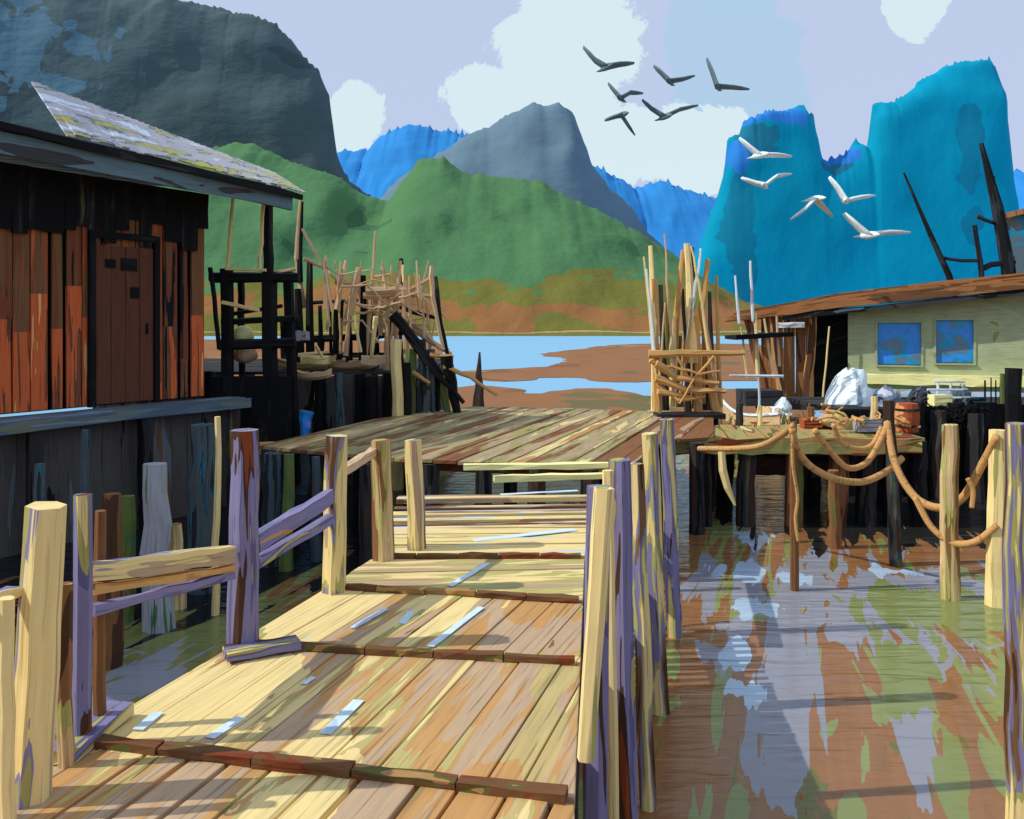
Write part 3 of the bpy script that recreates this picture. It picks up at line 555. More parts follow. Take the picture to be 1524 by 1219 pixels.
o = MB().pole(b, a, .022, .026, 6, 6, .08, .003).build('leaning_pole', post_c, None, origin=b); tag(o, 'thin cream pole between the first and second pile of the right row', 'pole')

# piles standing in the water left of the railing ---------------------
for (x0, y0, Y, r, m, lab) in (
    (60, 690, 8.2, .05, post_s, 'thin grey green pole in the dark water at far left'),
    (128, 640, 9.2, .05, post_s, 'slender slate pole rising under the shack, second from left'),
    (165, 735, 7.5, .09, post_b, 'stubby brown stake with an uneven top in the shade under the shack'),
    (190, 738, 8.6, .09, weed_m, 'olive stake overgrown with weed beside the pale grey pile'),
    (230, 690, 8.4, .14, post_g, 'stout pale grey pile behind the left railing'),
    (262, 780, 9.0, .08, post_t, 'low tan stump right of the pale grey pile'),
    (300, 632, 9.6, .16, post_s, 'thick blue grey pile near the corner of the shack'),
    (324, 620, 8.8, .035, post_c, 'long thin pale pole just left of the big violet railing post'),
    (405, 674, 10.6, .13, post_s, 'grey blue pile under the left beam of the platform'),
    (430, 676, 10.4, .08, weed_m, 'olive pile next to the grey blue pile under the platform beam'),
    (470, 680, 10.8, .07, post_s, 'slate blue pile seen through the braces of the railing'),
    (545, 690, 10.2, .10, post_d, 'dark tarred pile between the third and fourth railing posts')):
    a = P(x0, y0, Y); b = Vector((a.x + R.uniform(-.05, .05), Y, WATER - .4))
    o = MB().pole(b, a, r * 1.2, r * .8, 7, 7, .16, .015).build('wooden_pile', m, None, origin=b); tag(o, lab, 'pile', 'piles in the water on the left')

# ================================================================== LEFT SHACK
C0 = Vector((-4.85, 14, 0)); D = Vector((-.5, -.866, 0)); NN = Vector((.866, -.5, 0))
FZ, TZ = .43, 3.72
def S(t, off, z): v = C0 + D * t + NN * off; v.z = z; return v
sh = thing('fishing_shack', S(3, -1, WATER), 'rust red plank shack on stilts under a grey tin roof at left', 'shack')
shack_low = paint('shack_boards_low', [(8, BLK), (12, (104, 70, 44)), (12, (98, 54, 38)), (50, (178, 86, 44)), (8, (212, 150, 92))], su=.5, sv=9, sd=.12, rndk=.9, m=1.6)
mb = MB(); mlow = MB(); t = .02; mlow2 = MB()
while t < 9:
    w_ = R.uniform(.15, .28); k = 2.55 < t + w_ and t < 1.1
    if not (.95 < t + w_ / 2 < 1.95):
        hh = R.uniform(.9, 1.9) if t > 1.9 else R.uniform(.2, 1.3); rr = R.random()
        (mlow if t > 1.5 else mlow2).bar(S(t + w_ / 2, .0, FZ + .02), S(t + w_ / 2, .0, FZ + hh), w_ - .02, .03, segs=2, jit=.006, up=NN, rnd=rr)
        mb.bar(S(t + w_ / 2, .0, FZ + hh), S(t + w_ / 2, .0, TZ - .1), w_ - .02, .03, segs=2, jit=.006, up=NN, rnd=rr)
    else: mb.bar(S(t + w_ / 2, 0, FZ + 2.2), S(t + w_ / 2, 0, TZ - .1), w_ - .02, .03, segs=2, jit=.005, up=NN)
    t += w_ + (.05 if R.random() < .3 else 0)
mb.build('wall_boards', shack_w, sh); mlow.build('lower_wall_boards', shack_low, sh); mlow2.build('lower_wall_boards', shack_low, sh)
# inner lining and the far end walls
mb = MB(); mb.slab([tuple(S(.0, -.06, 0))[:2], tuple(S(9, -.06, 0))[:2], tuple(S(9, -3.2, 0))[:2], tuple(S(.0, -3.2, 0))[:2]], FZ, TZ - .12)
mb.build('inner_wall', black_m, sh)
mb = MB()
t = .06
while t < 3.2:
    w_ = R.uniform(.16, .26); mb.bar(S(-.035, -t - w_ / 2, FZ), S(-.035, -t - w_ / 2, TZ - .1), w_ - .015, .03, segs=2, jit=.004, up=-D); t += w_
mb.build('end_wall_boards', shack_w, sh)
# eave shade built as a black band of boards, ragged below
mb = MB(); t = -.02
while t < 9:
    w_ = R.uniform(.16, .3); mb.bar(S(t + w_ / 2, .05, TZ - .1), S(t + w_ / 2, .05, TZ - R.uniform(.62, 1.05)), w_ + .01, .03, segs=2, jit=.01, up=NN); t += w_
mb.build('eave_shade_band', black_m, sh)
mb = MB()
for i in range(4): mb.bar(S(1.0 + .235 * i + .12, .04, FZ + .03), S(1.0 + .235 * i + .12, .04, FZ + 2.25), .225, .05, segs=3, jit=.004, up=NN)
dr = mb.build('door', door_m, sh)
for (t, z, w_, h) in ((1.72, 2.0, .16, .12), (1.42, 2.0, .26, .18), (1.33, 1.6, .14, .16)):
    MB().bar(S(t - w_ / 2, .07, FZ + z), S(t + w_ / 2, .07, FZ + z), h, .02, segs=1, up=NN).build('opening', black_m, dr)
MB().bar(S(1.12, .075, FZ + 1.0), S(1.12, .075, FZ + 1.16), .03, .03, segs=1, up=NN).build('handle', hut_trim, dr)
mb = MB(); mb.bar(S(.95, .06, FZ), S(.95, .06, FZ + 2.4), .09, .06, jit=.004, up=NN); mb.bar(S(2.0, .06, FZ), S(2.0, .06, FZ + 2.4), .09, .06, jit=.004, up=NN); mb.bar(S(.9, .062, FZ + 2.4), S(2.05, .062, FZ + 2.4), .05, .09, jit=.004)
mb.build('door_frame', black_m, sh)
# eave: slate coloured boards forward of the wall, tin sheets on the edge
ep = [S(-1.0, .95, 0), S(9, .95, 0), S(9, -3.9, 0), S(-1.0, -3.9, 0)]
def rz(p):   # roof plane rises away from the eave and slightly to the left
    t = (p - C0).dot(D); o_ = (p - C0).dot(NN); return 3.72 + .045 * (t + 1) + (.95 - o_) * .12
mb = MB(); t = -1.0
while t < 9:
    w_ = R.uniform(.2, .34); q = [S(t, .93, 0), S(t + w_ - .01, .93, 0), S(t + w_ - .01, -3.9, 0), S(t, -3.9, 0)]
    ring0 = []; 
    a = S(t + w_ / 2, .93, 0); b = S(t + w_ / 2, -3.9, 0); a.z = rz(a) - .03; b.z = rz(b) - .03
    mb.bar(a, b, w_ - .01, .05, segs=4, jit=.004); t += w_
mb.build('roof_boards', roof_d, sh)
for i in range(9):
    t0 = -.95 + i * 1.1; a = S(t0, .80, 0); b = S(t0, -.1, 0); a.z = rz(a) - .13; b.z = rz(b) - .13; MB().bar(a, b, .07, .12, segs=1).build('rafter', black_m, sh)
def eave(t0, t1, off, dz0, dz1, th, name, m, jit=.01, segs=14):
    a = S(t0, off, 0); b = S(t1, off, 0); a.z = rz(a) + dz0; b.z = rz(b) + dz1
    MB().bar(a, b, th, abs(dz1 - 0) * 0 + .16, segs=segs, jit=jit).build(name, m, sh)
a = S(-1.12, 1.0, 0); b = S(9, 1.0, 0); a.z = rz(a) - .06; b.z = rz(b) - .06
MB().bar(a, b, .06, .10, segs=14, jit=.02).build('fascia', black_m, sh)
a = S(-.95, .93, 0); b = S(9, .93, 0); a.z = rz(a) - .17; b.z = rz(b) - .34
MB().bar(a, b, .05, .26, segs=14, jit=.012).build('slate_fascia', roof_d, sh)
# corrugated tin sheets lapping over the eave, tilted so that their face shows
mb = MB(); k = 0; t = -1.12
while t < 3.05:
    for j in range(6):
        tt = t + j * .11; lift = .09 + .085 * (tt + 1); zz = math.sin(tt * 57) * .012
        a = S(tt, 1.03, 0); b = S(tt, .30, 0); a.z = rz(a) + .03; b.z = rz(b) + .26 + lift * 1.0
        if tt < 3.05: mb.bar(a + Vector((0, 0, zz)) + Vector((0,0,R.uniform(-.02,.02))), b + Vector((0, 0, zz)), .112, .02, segs=2, jit=.004, rnd=(k * .37) % 1)
    t += .66; k += 1
mb.build('tin_sheets', roof_l, sh)
# floor ledge, stilts, dark boarding below
mb = MB()
for i in range(4): mb.bar(S(-.35, .12 + i * .12, FZ - .05 + .002 * i), S(9, .12 + i * .12, FZ - .05 + .002 * i), .115, .06, segs=10, jit=.006)
mb.build('floor_ledge', ledge_m, sh)
MB().bar(S(-.35, .62, FZ - .09), S(9, .62, FZ - .13), .05, .13, segs=12, jit=.012).build('floor_beam', ledge_m, sh)
mb = MB(); t = -.3
while t < 9:
    w_ = R.uniform(.2, .34); mb.bar(S(t + w_ / 2, .28, FZ - .1), S(t + w_ / 2, .28, WATER - .2), w_, .04, segs=3, jit=.012, up=NN); t += w_
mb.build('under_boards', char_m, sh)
for t in (-.1, 1.5, 3.1, 4.7, 6.3, 7.9):
    MB().pole(S(t, .52, WATER - .5), S(t, .52, FZ - .1), .11, .1, 7, 5, .12, .01).build('stilt', post_d, sh)

# porch frame to the right of the shack ------------------------------
pc = thing('porch_frame', P(370, 640, 14.6), 'black timber frame of posts and beams at the right end of the shack', 'frame')
def member(par, name, m, x0, y0, x1, y1, Y, r, Y1=None, **k):
    MB().pole(P(x0, y0, Y), P(x1, y1, Y1 or Y), r, r * .95, k.get('n', 5), k.get('segs', 5), k.get('jit', .15), k.get('wob', .015)).build(name, m, par)
for a in ((398, 286, 398, 410, 14.6, .095), (400, 405, 404, 720, 14.55, .13), (336, 400, 340, 720, 14.5, .12), (428, 405, 440, 720, 14.9, .10), (358, 410, 360, 560, 15.6, .07), (312, 398, 326, 520, 14.2, .04)):
    member(pc, 'post', black_m, *a)
for a in ((312, 412, 445, 412, 14.5, .09), (330, 480, 440, 474, 14.6, .06), (325, 514, 440, 510, 14.5, .08), (330, 470, 420, 455, 14.8, .035)):
    member(pc, 'beam', black_m, *a)
mb = MB()
for i in range(7): mb.bar(P(322 + i * 17, 560, 14.4), P(322 + i * 17, 735, 14.4), .19, .05, segs=2, jit=.012, up=(0, -1, 0))
mb.build('boarding', black_m, pc)
member(pc, 'crossbar', post_c, 330, 450, 386, 462, 14.3, .032)
member(pc, 'crossbar', post_c, 340, 400, 396, 402, 14.3, .03)
member(pc, 'crossbar', post_c, 392, 305, 386, 400, 14.35, .035)
o = MB().pole(P(338, 402, 14.3), P(347, 292, 14.3), .035, .025, 6, 5, .1, .01).build('bare_pole', post_c, None, origin=P(338, 402, 14.3)); tag(o, 'pale slanting pole standing on the black porch frame under the eave', 'pole')
for (x, y, w_, h, c_, lab) in ((362, 498, .36, .30, cream_p, 'cream sack resting in the upper bay of the porch frame'), (364, 527, .44, .30, boat_t, 'tan sack resting in the lower bay of the porch frame')):
    c = P(x, y, 14.9); mb = MB(); rings = []
    for i in range(7):
        t = -1 + i / 3; rr = math.sqrt(max(.02, 1 - t * t * .92)); rings.append([c + Vector((math.cos(a) * w_ * .5 * rr * (1 + .1 * math.sin(3 * a + i)), math.sin(a) * .18 * rr, t * h / 2)) for a in [k * .5236 for k in range(12)]])
    o = mb.loft(rings).build('sack', c_, None, smooth=True, origin=c - Vector((0, 0, h / 2))); tag(o, lab, 'sack')

# ================================================================== LEFT WHARF, RACKS, SAMPANS
lw = thing('tarred_wharf', (-3.2, 17, WATER), 'dark tarred wharf of upright boards beyond the porch frame on the left', 'wharf')
wt = .68
wp = [(-7.5, 15.9), (-2.15, 15.9), (-1.55, 17.5), (-1.6, 22), (-9, 22)]
mb = MB(); pa = [Vector((x, y, 0)) for x, y in wp[:4]]
for a, b in zip(pa, pa[1:]):
    L_ = (b - a).length; t = 0; dd = (b - a).normalized(); nn = Vector((dd.y, -dd.x, 0))
    while t < L_:
        w_ = R.uniform(.18, .3); q = a + dd * (t + w_ / 2); q.z = WATER - .3; q2 = q.copy(); q2.z = wt - .02 + R.uniform(-.03, .03)
        mb.bar(q, q2, w_, .06, segs=3, jit=.014, up=nn); t += w_
mb.build('bulkhead_boards', char_m, lw)
planks(MB(), wp, 90, .24, z=wt + .03, th=.05, gap=.01).build('wharf_deck', post_d, lw)
for x in (-5.4, -4.3, -3.4, -2.7, -2.2):
    MB().pole((x, 15.75, WATER - .4), (x, 15.75, wt + R.uniform(0, .15)), .12, .10, 7, 6, .15, .02).build('pile', black_m, lw)
for (x0, y0, x1, y1, Y, r, m, lab) in ((590, 505, 592, 735, 15.4, .11, post_c, 'pale peeled pile standing in front of the tarred wharf below the rack'),
        (604, 540, 606, 735, 15.5, .08, black_m, 'black pile right beside the pale peeled pile'),
        (505, 555, 512, 735, 15.5, .09, post_s, 'slate blue pile on the front of the tarred wharf'),
        (552, 560, 556, 735, 15.5, .12, black_m, 'thick black pile on the tarred wharf left of the pale peeled pile'),
        (454, 612, 450, 735, 15.0, .10, post_s, 'short blue grey pile low in front of the tarred wharf')):
    a = P(x0, y0, Y); b = P(x1, y1, Y)
    o = MB().pole(b, a, r * 1.1, r, 7, 8, .18, .02).build('wooden_pile', m, None, origin=b); tag(o, lab, 'pile', 'piles along the tarred wharf')
o = MB().pole(P(452, 660, 14.6), P(456, 612, 14.6), .05, .12, 7, 4, .3, .02).build('buoy', blue_g, None, origin=P(452, 660, 14.6)); tag(o, 'bright blue float hung between piles under the tarred wharf', 'float')

def sampan(c, L_, W_, H_, m, lab, ang=0, name='sampan', grp=None):
    root = thing(name, c, lab, 'boat', grp); mb = MB(); rings = []; rm = Matrix.Rotation(ang, 3, 'Z')
    for i in range(11):
        t = -1 + i / 5; wv = W_ / 2 * (1 - abs(t) ** 2.6) + .03; zz = H_ * (.35 * t * t); hh = H_ * (.75 + .25 * t * t)
        sec = [(-1, 1), (-.85, .45), (-.45, .05), (.45, .05), (.85, .45), (1, 1), (.88, 1), (.6, .35), (-.6, .35), (-.88, 1)]
        rings.append([Vector(c) + rm @ Vector((t * L_ / 2, wv * s_, zz + hh * z_)) for s_, z_ in sec])
    mb.loft(rings).build('hull', m, root)
    for t in (-.4, .25):
        mb = MB(); wv = W_ / 2 * (1 - abs(t) ** 2.6); z = H_ * .8
        mb.bar(Vector(c) + rm @ Vector((t * L_ / 2, -wv, z)), Vector(c) + rm @ Vector((t * L_ / 2, wv, z)), .12, .03, segs=1); mb.build('thwart', m, root)
    return root
sampan(P(438, 556, 15.9) + Vector((0, .6, 0)), 1.25, .5, .24, boat_t, 'small pale boat drawn up at the left end of the tarred wharf', .15, grp='small boats on the tarred wharf')
sampan(P(510, 555, 16.1) + Vector((0, .5, 0)), 1.15, .5, .24, boat_t, 'small pale boat under the drying rack on the tarred wharf', -.1, grp='small boats on the tarred wharf')
o = sampan(P(464, 566, 15.4), .7, .32, .16, boat_t, 'little tan skiff hanging lowest against the front of the tarred wharf', 0, grp='small boats on the tarred wharf')

r1 = thing('drying_rack', P(545, 560, 16.5), 'tangle of bare tan sticks lashed into a drying rack on the tarred wharf', 'rack')
YR = 16.6
def sticks(par, name, m, segs_, Y, jy=.4):
    for s_ in segs_:
        r = s_[-1]; pts = s_[:-1]; n = len(pts) // 2; y0 = Y + R.uniform(-jy, jy)
        q = [P(pts[2 * i], pts[2 * i + 1], y0 + R.uniform(-.08, .08)) for i in range(n)]
        # resample with slight bends
        pp = []
        for a, b in zip(q, q[1:]):
            for k in range(3): pp.append(a.lerp(b, k / 3) + Vector((R.uniform(-.012, .012), 0, R.uniform(-.012, .012))))
        pp.append(q[-1]); nn_ = len(pp)
        MB().tube(pp, [r * (1.15 - .6 * i / nn_) for i in range(nn_)], 6, .12).build(name, m, par)
sticks(r1, 'upright', stick_m, [(485, 460, 485, 380, .045), (500, 462, 515, 388, .05), (512, 485, 533, 398, .055), (545, 530, 553, 430, 559, 344, .04), (580, 440, 583, 396, .03),
    (540, 525, 546, 428, .05), (550, 530, 562, 436, .06), (575, 560, 578, 435, .06), (590, 540, 588, 440, .05), (523, 470, 535, 402, .05), (566, 500, 571, 420, .045), (605, 520, 600, 430, .05), (515, 530, 522, 440, .045),
    (452, 458, 440, 380, .05), (456, 455, 462, 400, .04), (441, 385, 447, 298, .035)], YR)
sticks(r1, 'rail', stick_m, [(500, 418, 560, 428, 610, 431, 645, 410, .055), (540, 440, 600, 438, 645, 441, .06), (515, 448, 560, 456, 600, 472, .045), (450, 340, 481, 395, 508, 412, .022), (452, 385, 480, 397, 505, 420, .035), (402, 408, 440, 400, .045),
    (530, 425, 545, 450, 575, 490, .045), (598, 478, 640, 508, 672, 528, .06), (600, 470, 630, 492, 655, 520, .045), (545, 432, 590, 430, .075)], YR - .15)
sticks(r1, 'dark_upright', black_m, [(446, 420, 449, 300, .06), (462, 535, 461, 390, .085), (540, 545, 541, 410, .08), (478, 540, 476, 455, .06), (520, 540, 520, 455, .06), (498, 540, 500, 450, .05), (446, 560, 443, 430, .10), (424, 545, 420, 470, .07), (597, 430, 597, 385, .06),
    (560, 540, 558, 470, .07), (578, 545, 580, 470, .08)], YR + .3)
sticks(r1, 'dark_rail', black_m, [(440, 505, 560, 500, 600, 495, .07), (440, 452, 540, 446, .04), (596, 455, 625, 468, 652, 474, .05), (450, 530, 575, 528, .06)], YR + .2)
sticks(r1, 'upright', stick_c, [(432, 480, 436, 530, .05), (560, 470, 553, 530, .04), (536, 525, 528, 470, .03)], YR - .4)
sticks(r1, 'lashed_crosspiece', stick_c, [(445, 528, 490, 524, .035), (470, 515, 480, 530, .03), (600, 395, 600, 420, .02)], YR - .5)
RR = random.Random(5); extra = []
for k in range(34):
    x = RR.uniform(484, 640); y = RR.uniform(430, 545) ; h = RR.uniform(30, 110); extra.append((x, y, x + RR.uniform(-10, 12), max(388, y - h), RR.uniform(.016, .032)))
sticks(r1, 'upright', stick_m, extra, YR)
extra = []
for k in range(14):
    x = RR.uniform(480, 600); y = RR.uniform(405, 480); extra.append((x, y, x + RR.uniform(18, 38), y + RR.uniform(-14, 16), x + RR.uniform(45, 75), y + RR.uniform(-18, 34), RR.uniform(.014, .028)))
sticks(r1, 'rail', stick_m, extra, YR - .2)
extra = []
for k in range(16):
    x = RR.uniform(425, 600); y = 548; extra.append((x, y, x + RR.uniform(-6, 6), y - RR.uniform(40, 110), RR.uniform(.03, .06)))
sticks(r1, 'dark_upright', black_m, extra, YR + .5)
for (x, y, w_, m, lab) in ((470, 536, .5, stick_c, 'small cream crate lid leaning at the left foot of the drying rack'), (556, 536, .4, stick_m, 'little tan box under the middle of the drying rack'), (446, 500, .3, post_g, 'pale grey bundle hanging low beside the porch frame')):
    a = P(x, y, 16.0); mb = MB(); mb.bar(a - Vector((w_ / 2, 0, 0)), a + Vector((w_ / 2, 0, 0)), .3, .16, segs=3, jit=.02)
    o = mb.build('box', m, None, origin=a, bevel=.01); tag(o, lab, 'box')
gw = thing('gangway', P(630, 560, 15.6), 'dark sloping gangway ladder going down from the drying rack to the mud', 'gangway')
sticks(gw, 'side_beam', black_m, [(585, 468, 620, 510, 658, 560, .10), (606, 500, 640, 545, 690, 600, .06)], 15.9, .05)
sticks(gw, 'leg', black_m, [(646, 412, 655, 480, 668, 540, .05), (664, 530, 672, 570, 682, 625, .10), (650, 545, 652, 620, .05)], 15.9, .1)
sticks(gw, 'leg', stick_m, [(642, 396, 644, 440, 660, 520, .045)], 15.7, .05)
sticks(gw, 'step', post_s, [(628, 505, 632, 625, .07), (642, 520, 645, 625, .06)], 15.9, .1)
sticks(gw, 'step', weed_m, [(612, 520, 612, 625, .09), (655, 560, 668, 625, .08), (620, 570, 650, 580, .05)], 16.0, .1)
sticks(gw, 'step', stick_o, [(615, 555, 640, 570, .04), (660, 545, 700, 562, 740, 588, .04), (640, 528, 675, 530, .04)], 15.8, .1)
# weedy bank at the foot of the gangway
mb = MB(); cpt = G(648, 628, WATER + .2); rows = []
for i in range(15):
    row = []
    for k in range(19):
        u = -1 + k / 9; v = -1 + i / 7; rr = math.hypot(u, v); X = cpt.x - .2 + u * 1.5; Y = 18.4 + v * 1.6
        h = WATER - .15 + 1.35 * max(0, 1 - rr * rr) * (1 - .35 * u) + .16 * mn.noise(Vector((X * 2.4, Y * 2.4, 0)))
        row.append(Vector((X, Y, h)))
    rows.append(row)
bank_m = paint('bank_weeds', [(14, CHAR), (20, OLD), (30, (150, 160, 96)), (10, GRY), (14, (84, 128, 84)), (10, TAN)], su=2.2, sv=2.2, sw=1.2, coord='pos', rndk=0, m=.8, bump=.5)
tag(mb.quadgrid(rows).build('mud_bank', bank_m, smooth=True), kind='structure')
for (x, y, yb, Y, r, m, lab) in ((714, 524, 600, 27, .18, post_d, 'dark pointed stake standing alone in the mud by the pool'),):
    a = P(x, y, Y); b = P(x - 1, yb + 10, Y)
    o = MB().pole(b, a, r * 1.3, .03, 6, 5, .2, .02).build('stake', m, None, origin=b); tag(o, lab, 'stake')
o = sampan(P(745, 440, 205), 4.0, 1.6, 1.3, black_m, 'tiny dark boat lying on the far shore slope', 0, 'beached_boat')
MB().pole(P(741, 433, 205), P(740, 420, 205), .5, .12, 5, 2).build('mast', black_m, o)
MB().bar(P(747, 434, 205), P(753, 432, 205), 1.0, .9, segs=1).build('cabin', hut_trim, o)

# ================================================================== CENTRE BAMBOO RACK
cr_ = thing('bamboo_rack', G(1020, 622, 0), 'upright bundle of bamboo poles woven with rails behind the platform', 'rack')
YC = 15.2
sticks(cr_, 'pole', stick_c, [(975, 612, 973, 480, 968, 366, .060), (983, 630, 975, 540, 958, 382, .028), (1001, 605, 1004, 470, .04), (1031, 540, 1026, 420, 1022, 362, .075), (1058, 540, 1040, 420, 1028, 366, .024), (1000, 600, 1003, 490, .045)], YC, .2)
sticks(cr_, 'pole', stick_o, [(979, 612, 973, 415, .07), (1003, 530, 1009, 458, 1017, 372, .065), (1066, 612, 1056, 540, 1045, 460, 1054, 386, .072), (1040, 612, 1036, 470, .065), (1021, 540, 1029, 458, .03), (1072, 606, 1066, 410, .035), (1012, 600, 1020, 470, .03), (1048, 600, 1044, 440, .03)], YC + .1, .2)
sticks(cr_, 'pole', post_d, [(990, 610, 983, 424, .055), (1028, 540, 1028, 368, .075), (1059, 560, 1056, 434, .04), (1024, 540, 1015, 430, .045), (1024, 612, 1024, 520, .06), (1052, 612, 1050, 520, .08)], YC + .4, .2)
sticks(cr_, 'pole', stick_w, [(1021, 530, 1036, 420, 1043, 370, .032), (974, 530, 962, 400, .025)], YC - .1, .1)
sticks(cr_, 'pole', stick_m, [(1003, 540, 993, 420, 989, 348, .024), (1000, 560, 999, 500, .04), (1062, 560, 1048, 470, .022), (982, 560, 990, 450, .02)], YC - .1, .1)
sticks(cr_, 'pole', weed_m, [(994, 600, 992, 430, .045), (1012, 605, 1012, 500, .06), (1034, 608, 1034, 480, .05)], YC + .6, .2)
sticks(cr_, 'rail', stick_o, [(976, 548, 1000, 545, 1040, 556, 1072, 552, .03), (980, 572, 1010, 596, 1050, 590, .03), (1008, 530, 1030, 575, 1044, 600, .025), (1062, 530, 1036, 560, 1012, 600, .025), (968, 536, 990, 556, .03)], YC - .25, .05)
sticks(cr_, 'rail', stick_o, [(965, 526, 1035, 525, 1108, 525, .065), (976, 540, 1008, 562, 1070, 570, .06), (975, 562, 1020, 580, 1080, 582, .06), (978, 584, 1032, 592, .05)], YC - .2, .05)
mb = MB(); mb.bar(P(975, 618, YC), P(1075, 618, YC), .5, .08, segs=3, jit=.01); mb.build('base_board', post_d, cr_)
for x in (985, 1062): MB().pole(P(x, 618, YC), (SX(x, YC), YC, WATER - .4), .09, .09).build('stilt', post_d, cr_)

# ================================================================== RIGHT DOCK + WHARF
rd = thing('side_dock', G(1180, 640, 0), 'narrow olive and tan dock running right from the platform', 'dock')
rdp = [(SX(1000, 12.6) + .0, 12.5), (SX(1372, 12.6), 12.5), (SX(1372, 12.6), 14.1), (SX(1063, 14.1), 14.1)]
dock_m = paint('dock_wood', [(8, DBR), (16, RUST), (34, (178, 172, 102)), (20, OCH), (12, OLD), (12, CREAM)], su=.6, sv=4, rndk=1.2, m=.72)
planks(MB(), rdp, 8, .26, z=-.02, gap=.02, zj=.012).build('deck_planks', dock_m, rd, bevel=.005)
MB().bar((SX(1004, 12.4), 12.44, -.13), (SX(1372, 12.4), 12.44, -.13), .09, .22, segs=16, jit=.02).build('edge_beam', dock_m, rd)
for x, m in ((1045, post_d), (1110, post_d), (1180, post_b), (1245, post_b), (1290, post_d), (1330, black_m), (1366, black_m)):
    Y = 12.7; MB().pole((SX(x, Y), Y, WATER - .5), (SX(x, Y), Y, -.1), .15, .13, 7, 6, .15, .02).build('pile', m, rd)
for x in (1080, 1210, 1310):
    Y = 13.8; MB().pole((SX(x, Y), Y, WATER - .5), (SX(x, Y), Y, -.1), .13, .12, 7, 6, .15, .02).build('pile', black_m, rd)
mb = MB()
for x0, x1 in ((1120, 1200), (1205, 1270), (1275, 1335)):
    mb.bar((SX(x0, 13.4), 13.4, -.45), (SX(x1, 13.4), 13.4, -.4), .05, .55, segs=4, jit=.03)
mb.build('under_boards', post_d, rd)
o = MB().tube([P(1074, 672, 11.6), P(1076, 700, 11.6), P(1083, 725, 11.6), P(1094, 752, 11.6)], [.05, .06, .05, .015], 6, .1).build('hanging_fender', post_c, None, origin=P(1074, 672, 11.6)); tag(o, 'curved cream fender pole hanging below the dock edge', 'fender')

bwf = thing('black_wharf', (SX(1430, 14.6), 15, WATER), 'black tarred wharf in front of the green hut at right', 'wharf')
wx0, wx1 = SX(1236, 14.8), SX(1720, 14.8)
mb = MB(); x = wx0
while x < wx1:
    w_ = R.uniform(.2, .34); z = (.10 if x < SX(1340, 14.8) else .22) + R.uniform(-.03, .05)
    mb.bar((x + w_ / 2, 14.8, WATER - .3), (x + w_ / 2, 14.8, z), w_, .06, segs=3, jit=.014, up=(0, -1, 0)); x += w_
mb.build('bulkhead_boards', black_m, bwf)
planks(MB(), [(wx0, 14.85), (wx1, 14.85), (wx1, 17.2), (wx0, 17.2)], 90, .24, z=.16, th=.06, gap=.012).build('wharf_deck', post_d, bwf)
for x, m, zt in ((1366, black_m, .30), (1395, post_d, .15), (1452, post_d, .1), (1508, black_m, .85), (1560, black_m, .4)):
    Y = 14.6; MB().pole((SX(x, Y), Y, WATER - .4), (SX(x, Y), Y, zt), .15, .13, 7, 6, .15, .02).build('pile', m, bwf)

# mooring posts in front, ropes
for (x0, y0, x1, y1, Y, r, m, lab) in (
    (1180, 628, 1184, 900, 9.6, .045, post_b, 'thin brown mooring post where the left rope loops begin'),
    (1322, 596, 1334, 800, 10.6, .075, post_d, 'dark mooring post between the two sets of rope loops'),
    (1414, 632, 1416, 892, 9.3, .085, post_t, 'tan mooring post under the lowest rope loop, cream below'),
    (1488, 640, 1484, 884, 9.1, .10, post_c, 'bright cream mooring post where the right ropes end'),
    (1472, 642, 1508, 700, 9.3, .05, post_b, None),
    (1512, 630, 1516, 1250, 4.9, .065, post_m, 'tall near violet and brown post cut by the right edge of the picture'),
    (1240, 700, 1244, 830, 11.4, .075, post_b, 'short brown mooring post in front of the side dock')):
    if lab is None: continue
    a = P(x0, y0, Y); b = P(x1, y1, Y); b.z = WATER - .35
    o = MB().pole(b, a, r * 1.15, r * .9, 7, 8, .14, .012).build('mooring_post', m, None, origin=b); tag(o, lab, 'post', 'mooring posts on the right')
def rope(pts, Y, r, lab):
    q = [P(x, y, Y if not isinstance(Y, tuple) else Y[0] + (Y[1] - Y[0]) * i / (len(pts) - 1)) for i, (x, y) in enumerate(pts)]
    out = []
    for i in range(len(q) - 1):
        p0 = q[max(i - 1, 0)]; p1 = q[i]; p2 = q[i + 1]; p3 = q[min(i + 2, len(q) - 1)]
        for k in range(7):
            t = k / 7; out.append(.5 * ((2 * p1) + (p2 - p0) * t + (2 * p0 - 5 * p1 + 4 * p2 - p3) * t * t + (3 * p1 - p0 - 3 * p2 + p3) * t ** 3))
    out.append(q[-1])
    o = MB().tube(out, r, 8, .08).build('rope', rope_m, None, smooth=True, origin=q[0]); tag(o, lab, 'rope', 'tan ropes slung between the posts')
rope([(1178, 638), (1196, 684), (1236, 710), (1282, 717), (1318, 702), (1342, 682)], (9.5, 10.4), .040, 'wide tan rope slung from the thin brown post to the dark post')
rope([(1212, 640), (1236, 672), (1262, 696), (1290, 688), (1310, 656), (1322, 628)], (9.9, 10.4), .036, 'middle tan rope loop hanging inside the widest left loop')
rope([(1240, 632), (1252, 658), (1276, 668), (1298, 662), (1312, 636)], (10.1, 10.4), .028, 'smallest tan rope loop, topmost of the left ones')
rope([(1320, 628), (1332, 690), (1362, 740), (1400, 756), (1432, 742), (1462, 692), (1484, 650)], (10.4, 9.0), .042, 'thick tan rope slung from the dark post to the cream post')
rope([(1362, 740), (1386, 784), (1418, 808), (1452, 806), (1484, 782)], (9.5, 9.0), .036, 'lowest tan rope loop hanging to the cream post')
rope([(1180, 640), (1180, 690), (1187, 740), (1184, 772), (1188, 806)], 9.5, .018, 'thin tan rope end hanging straight down from the thin brown post')
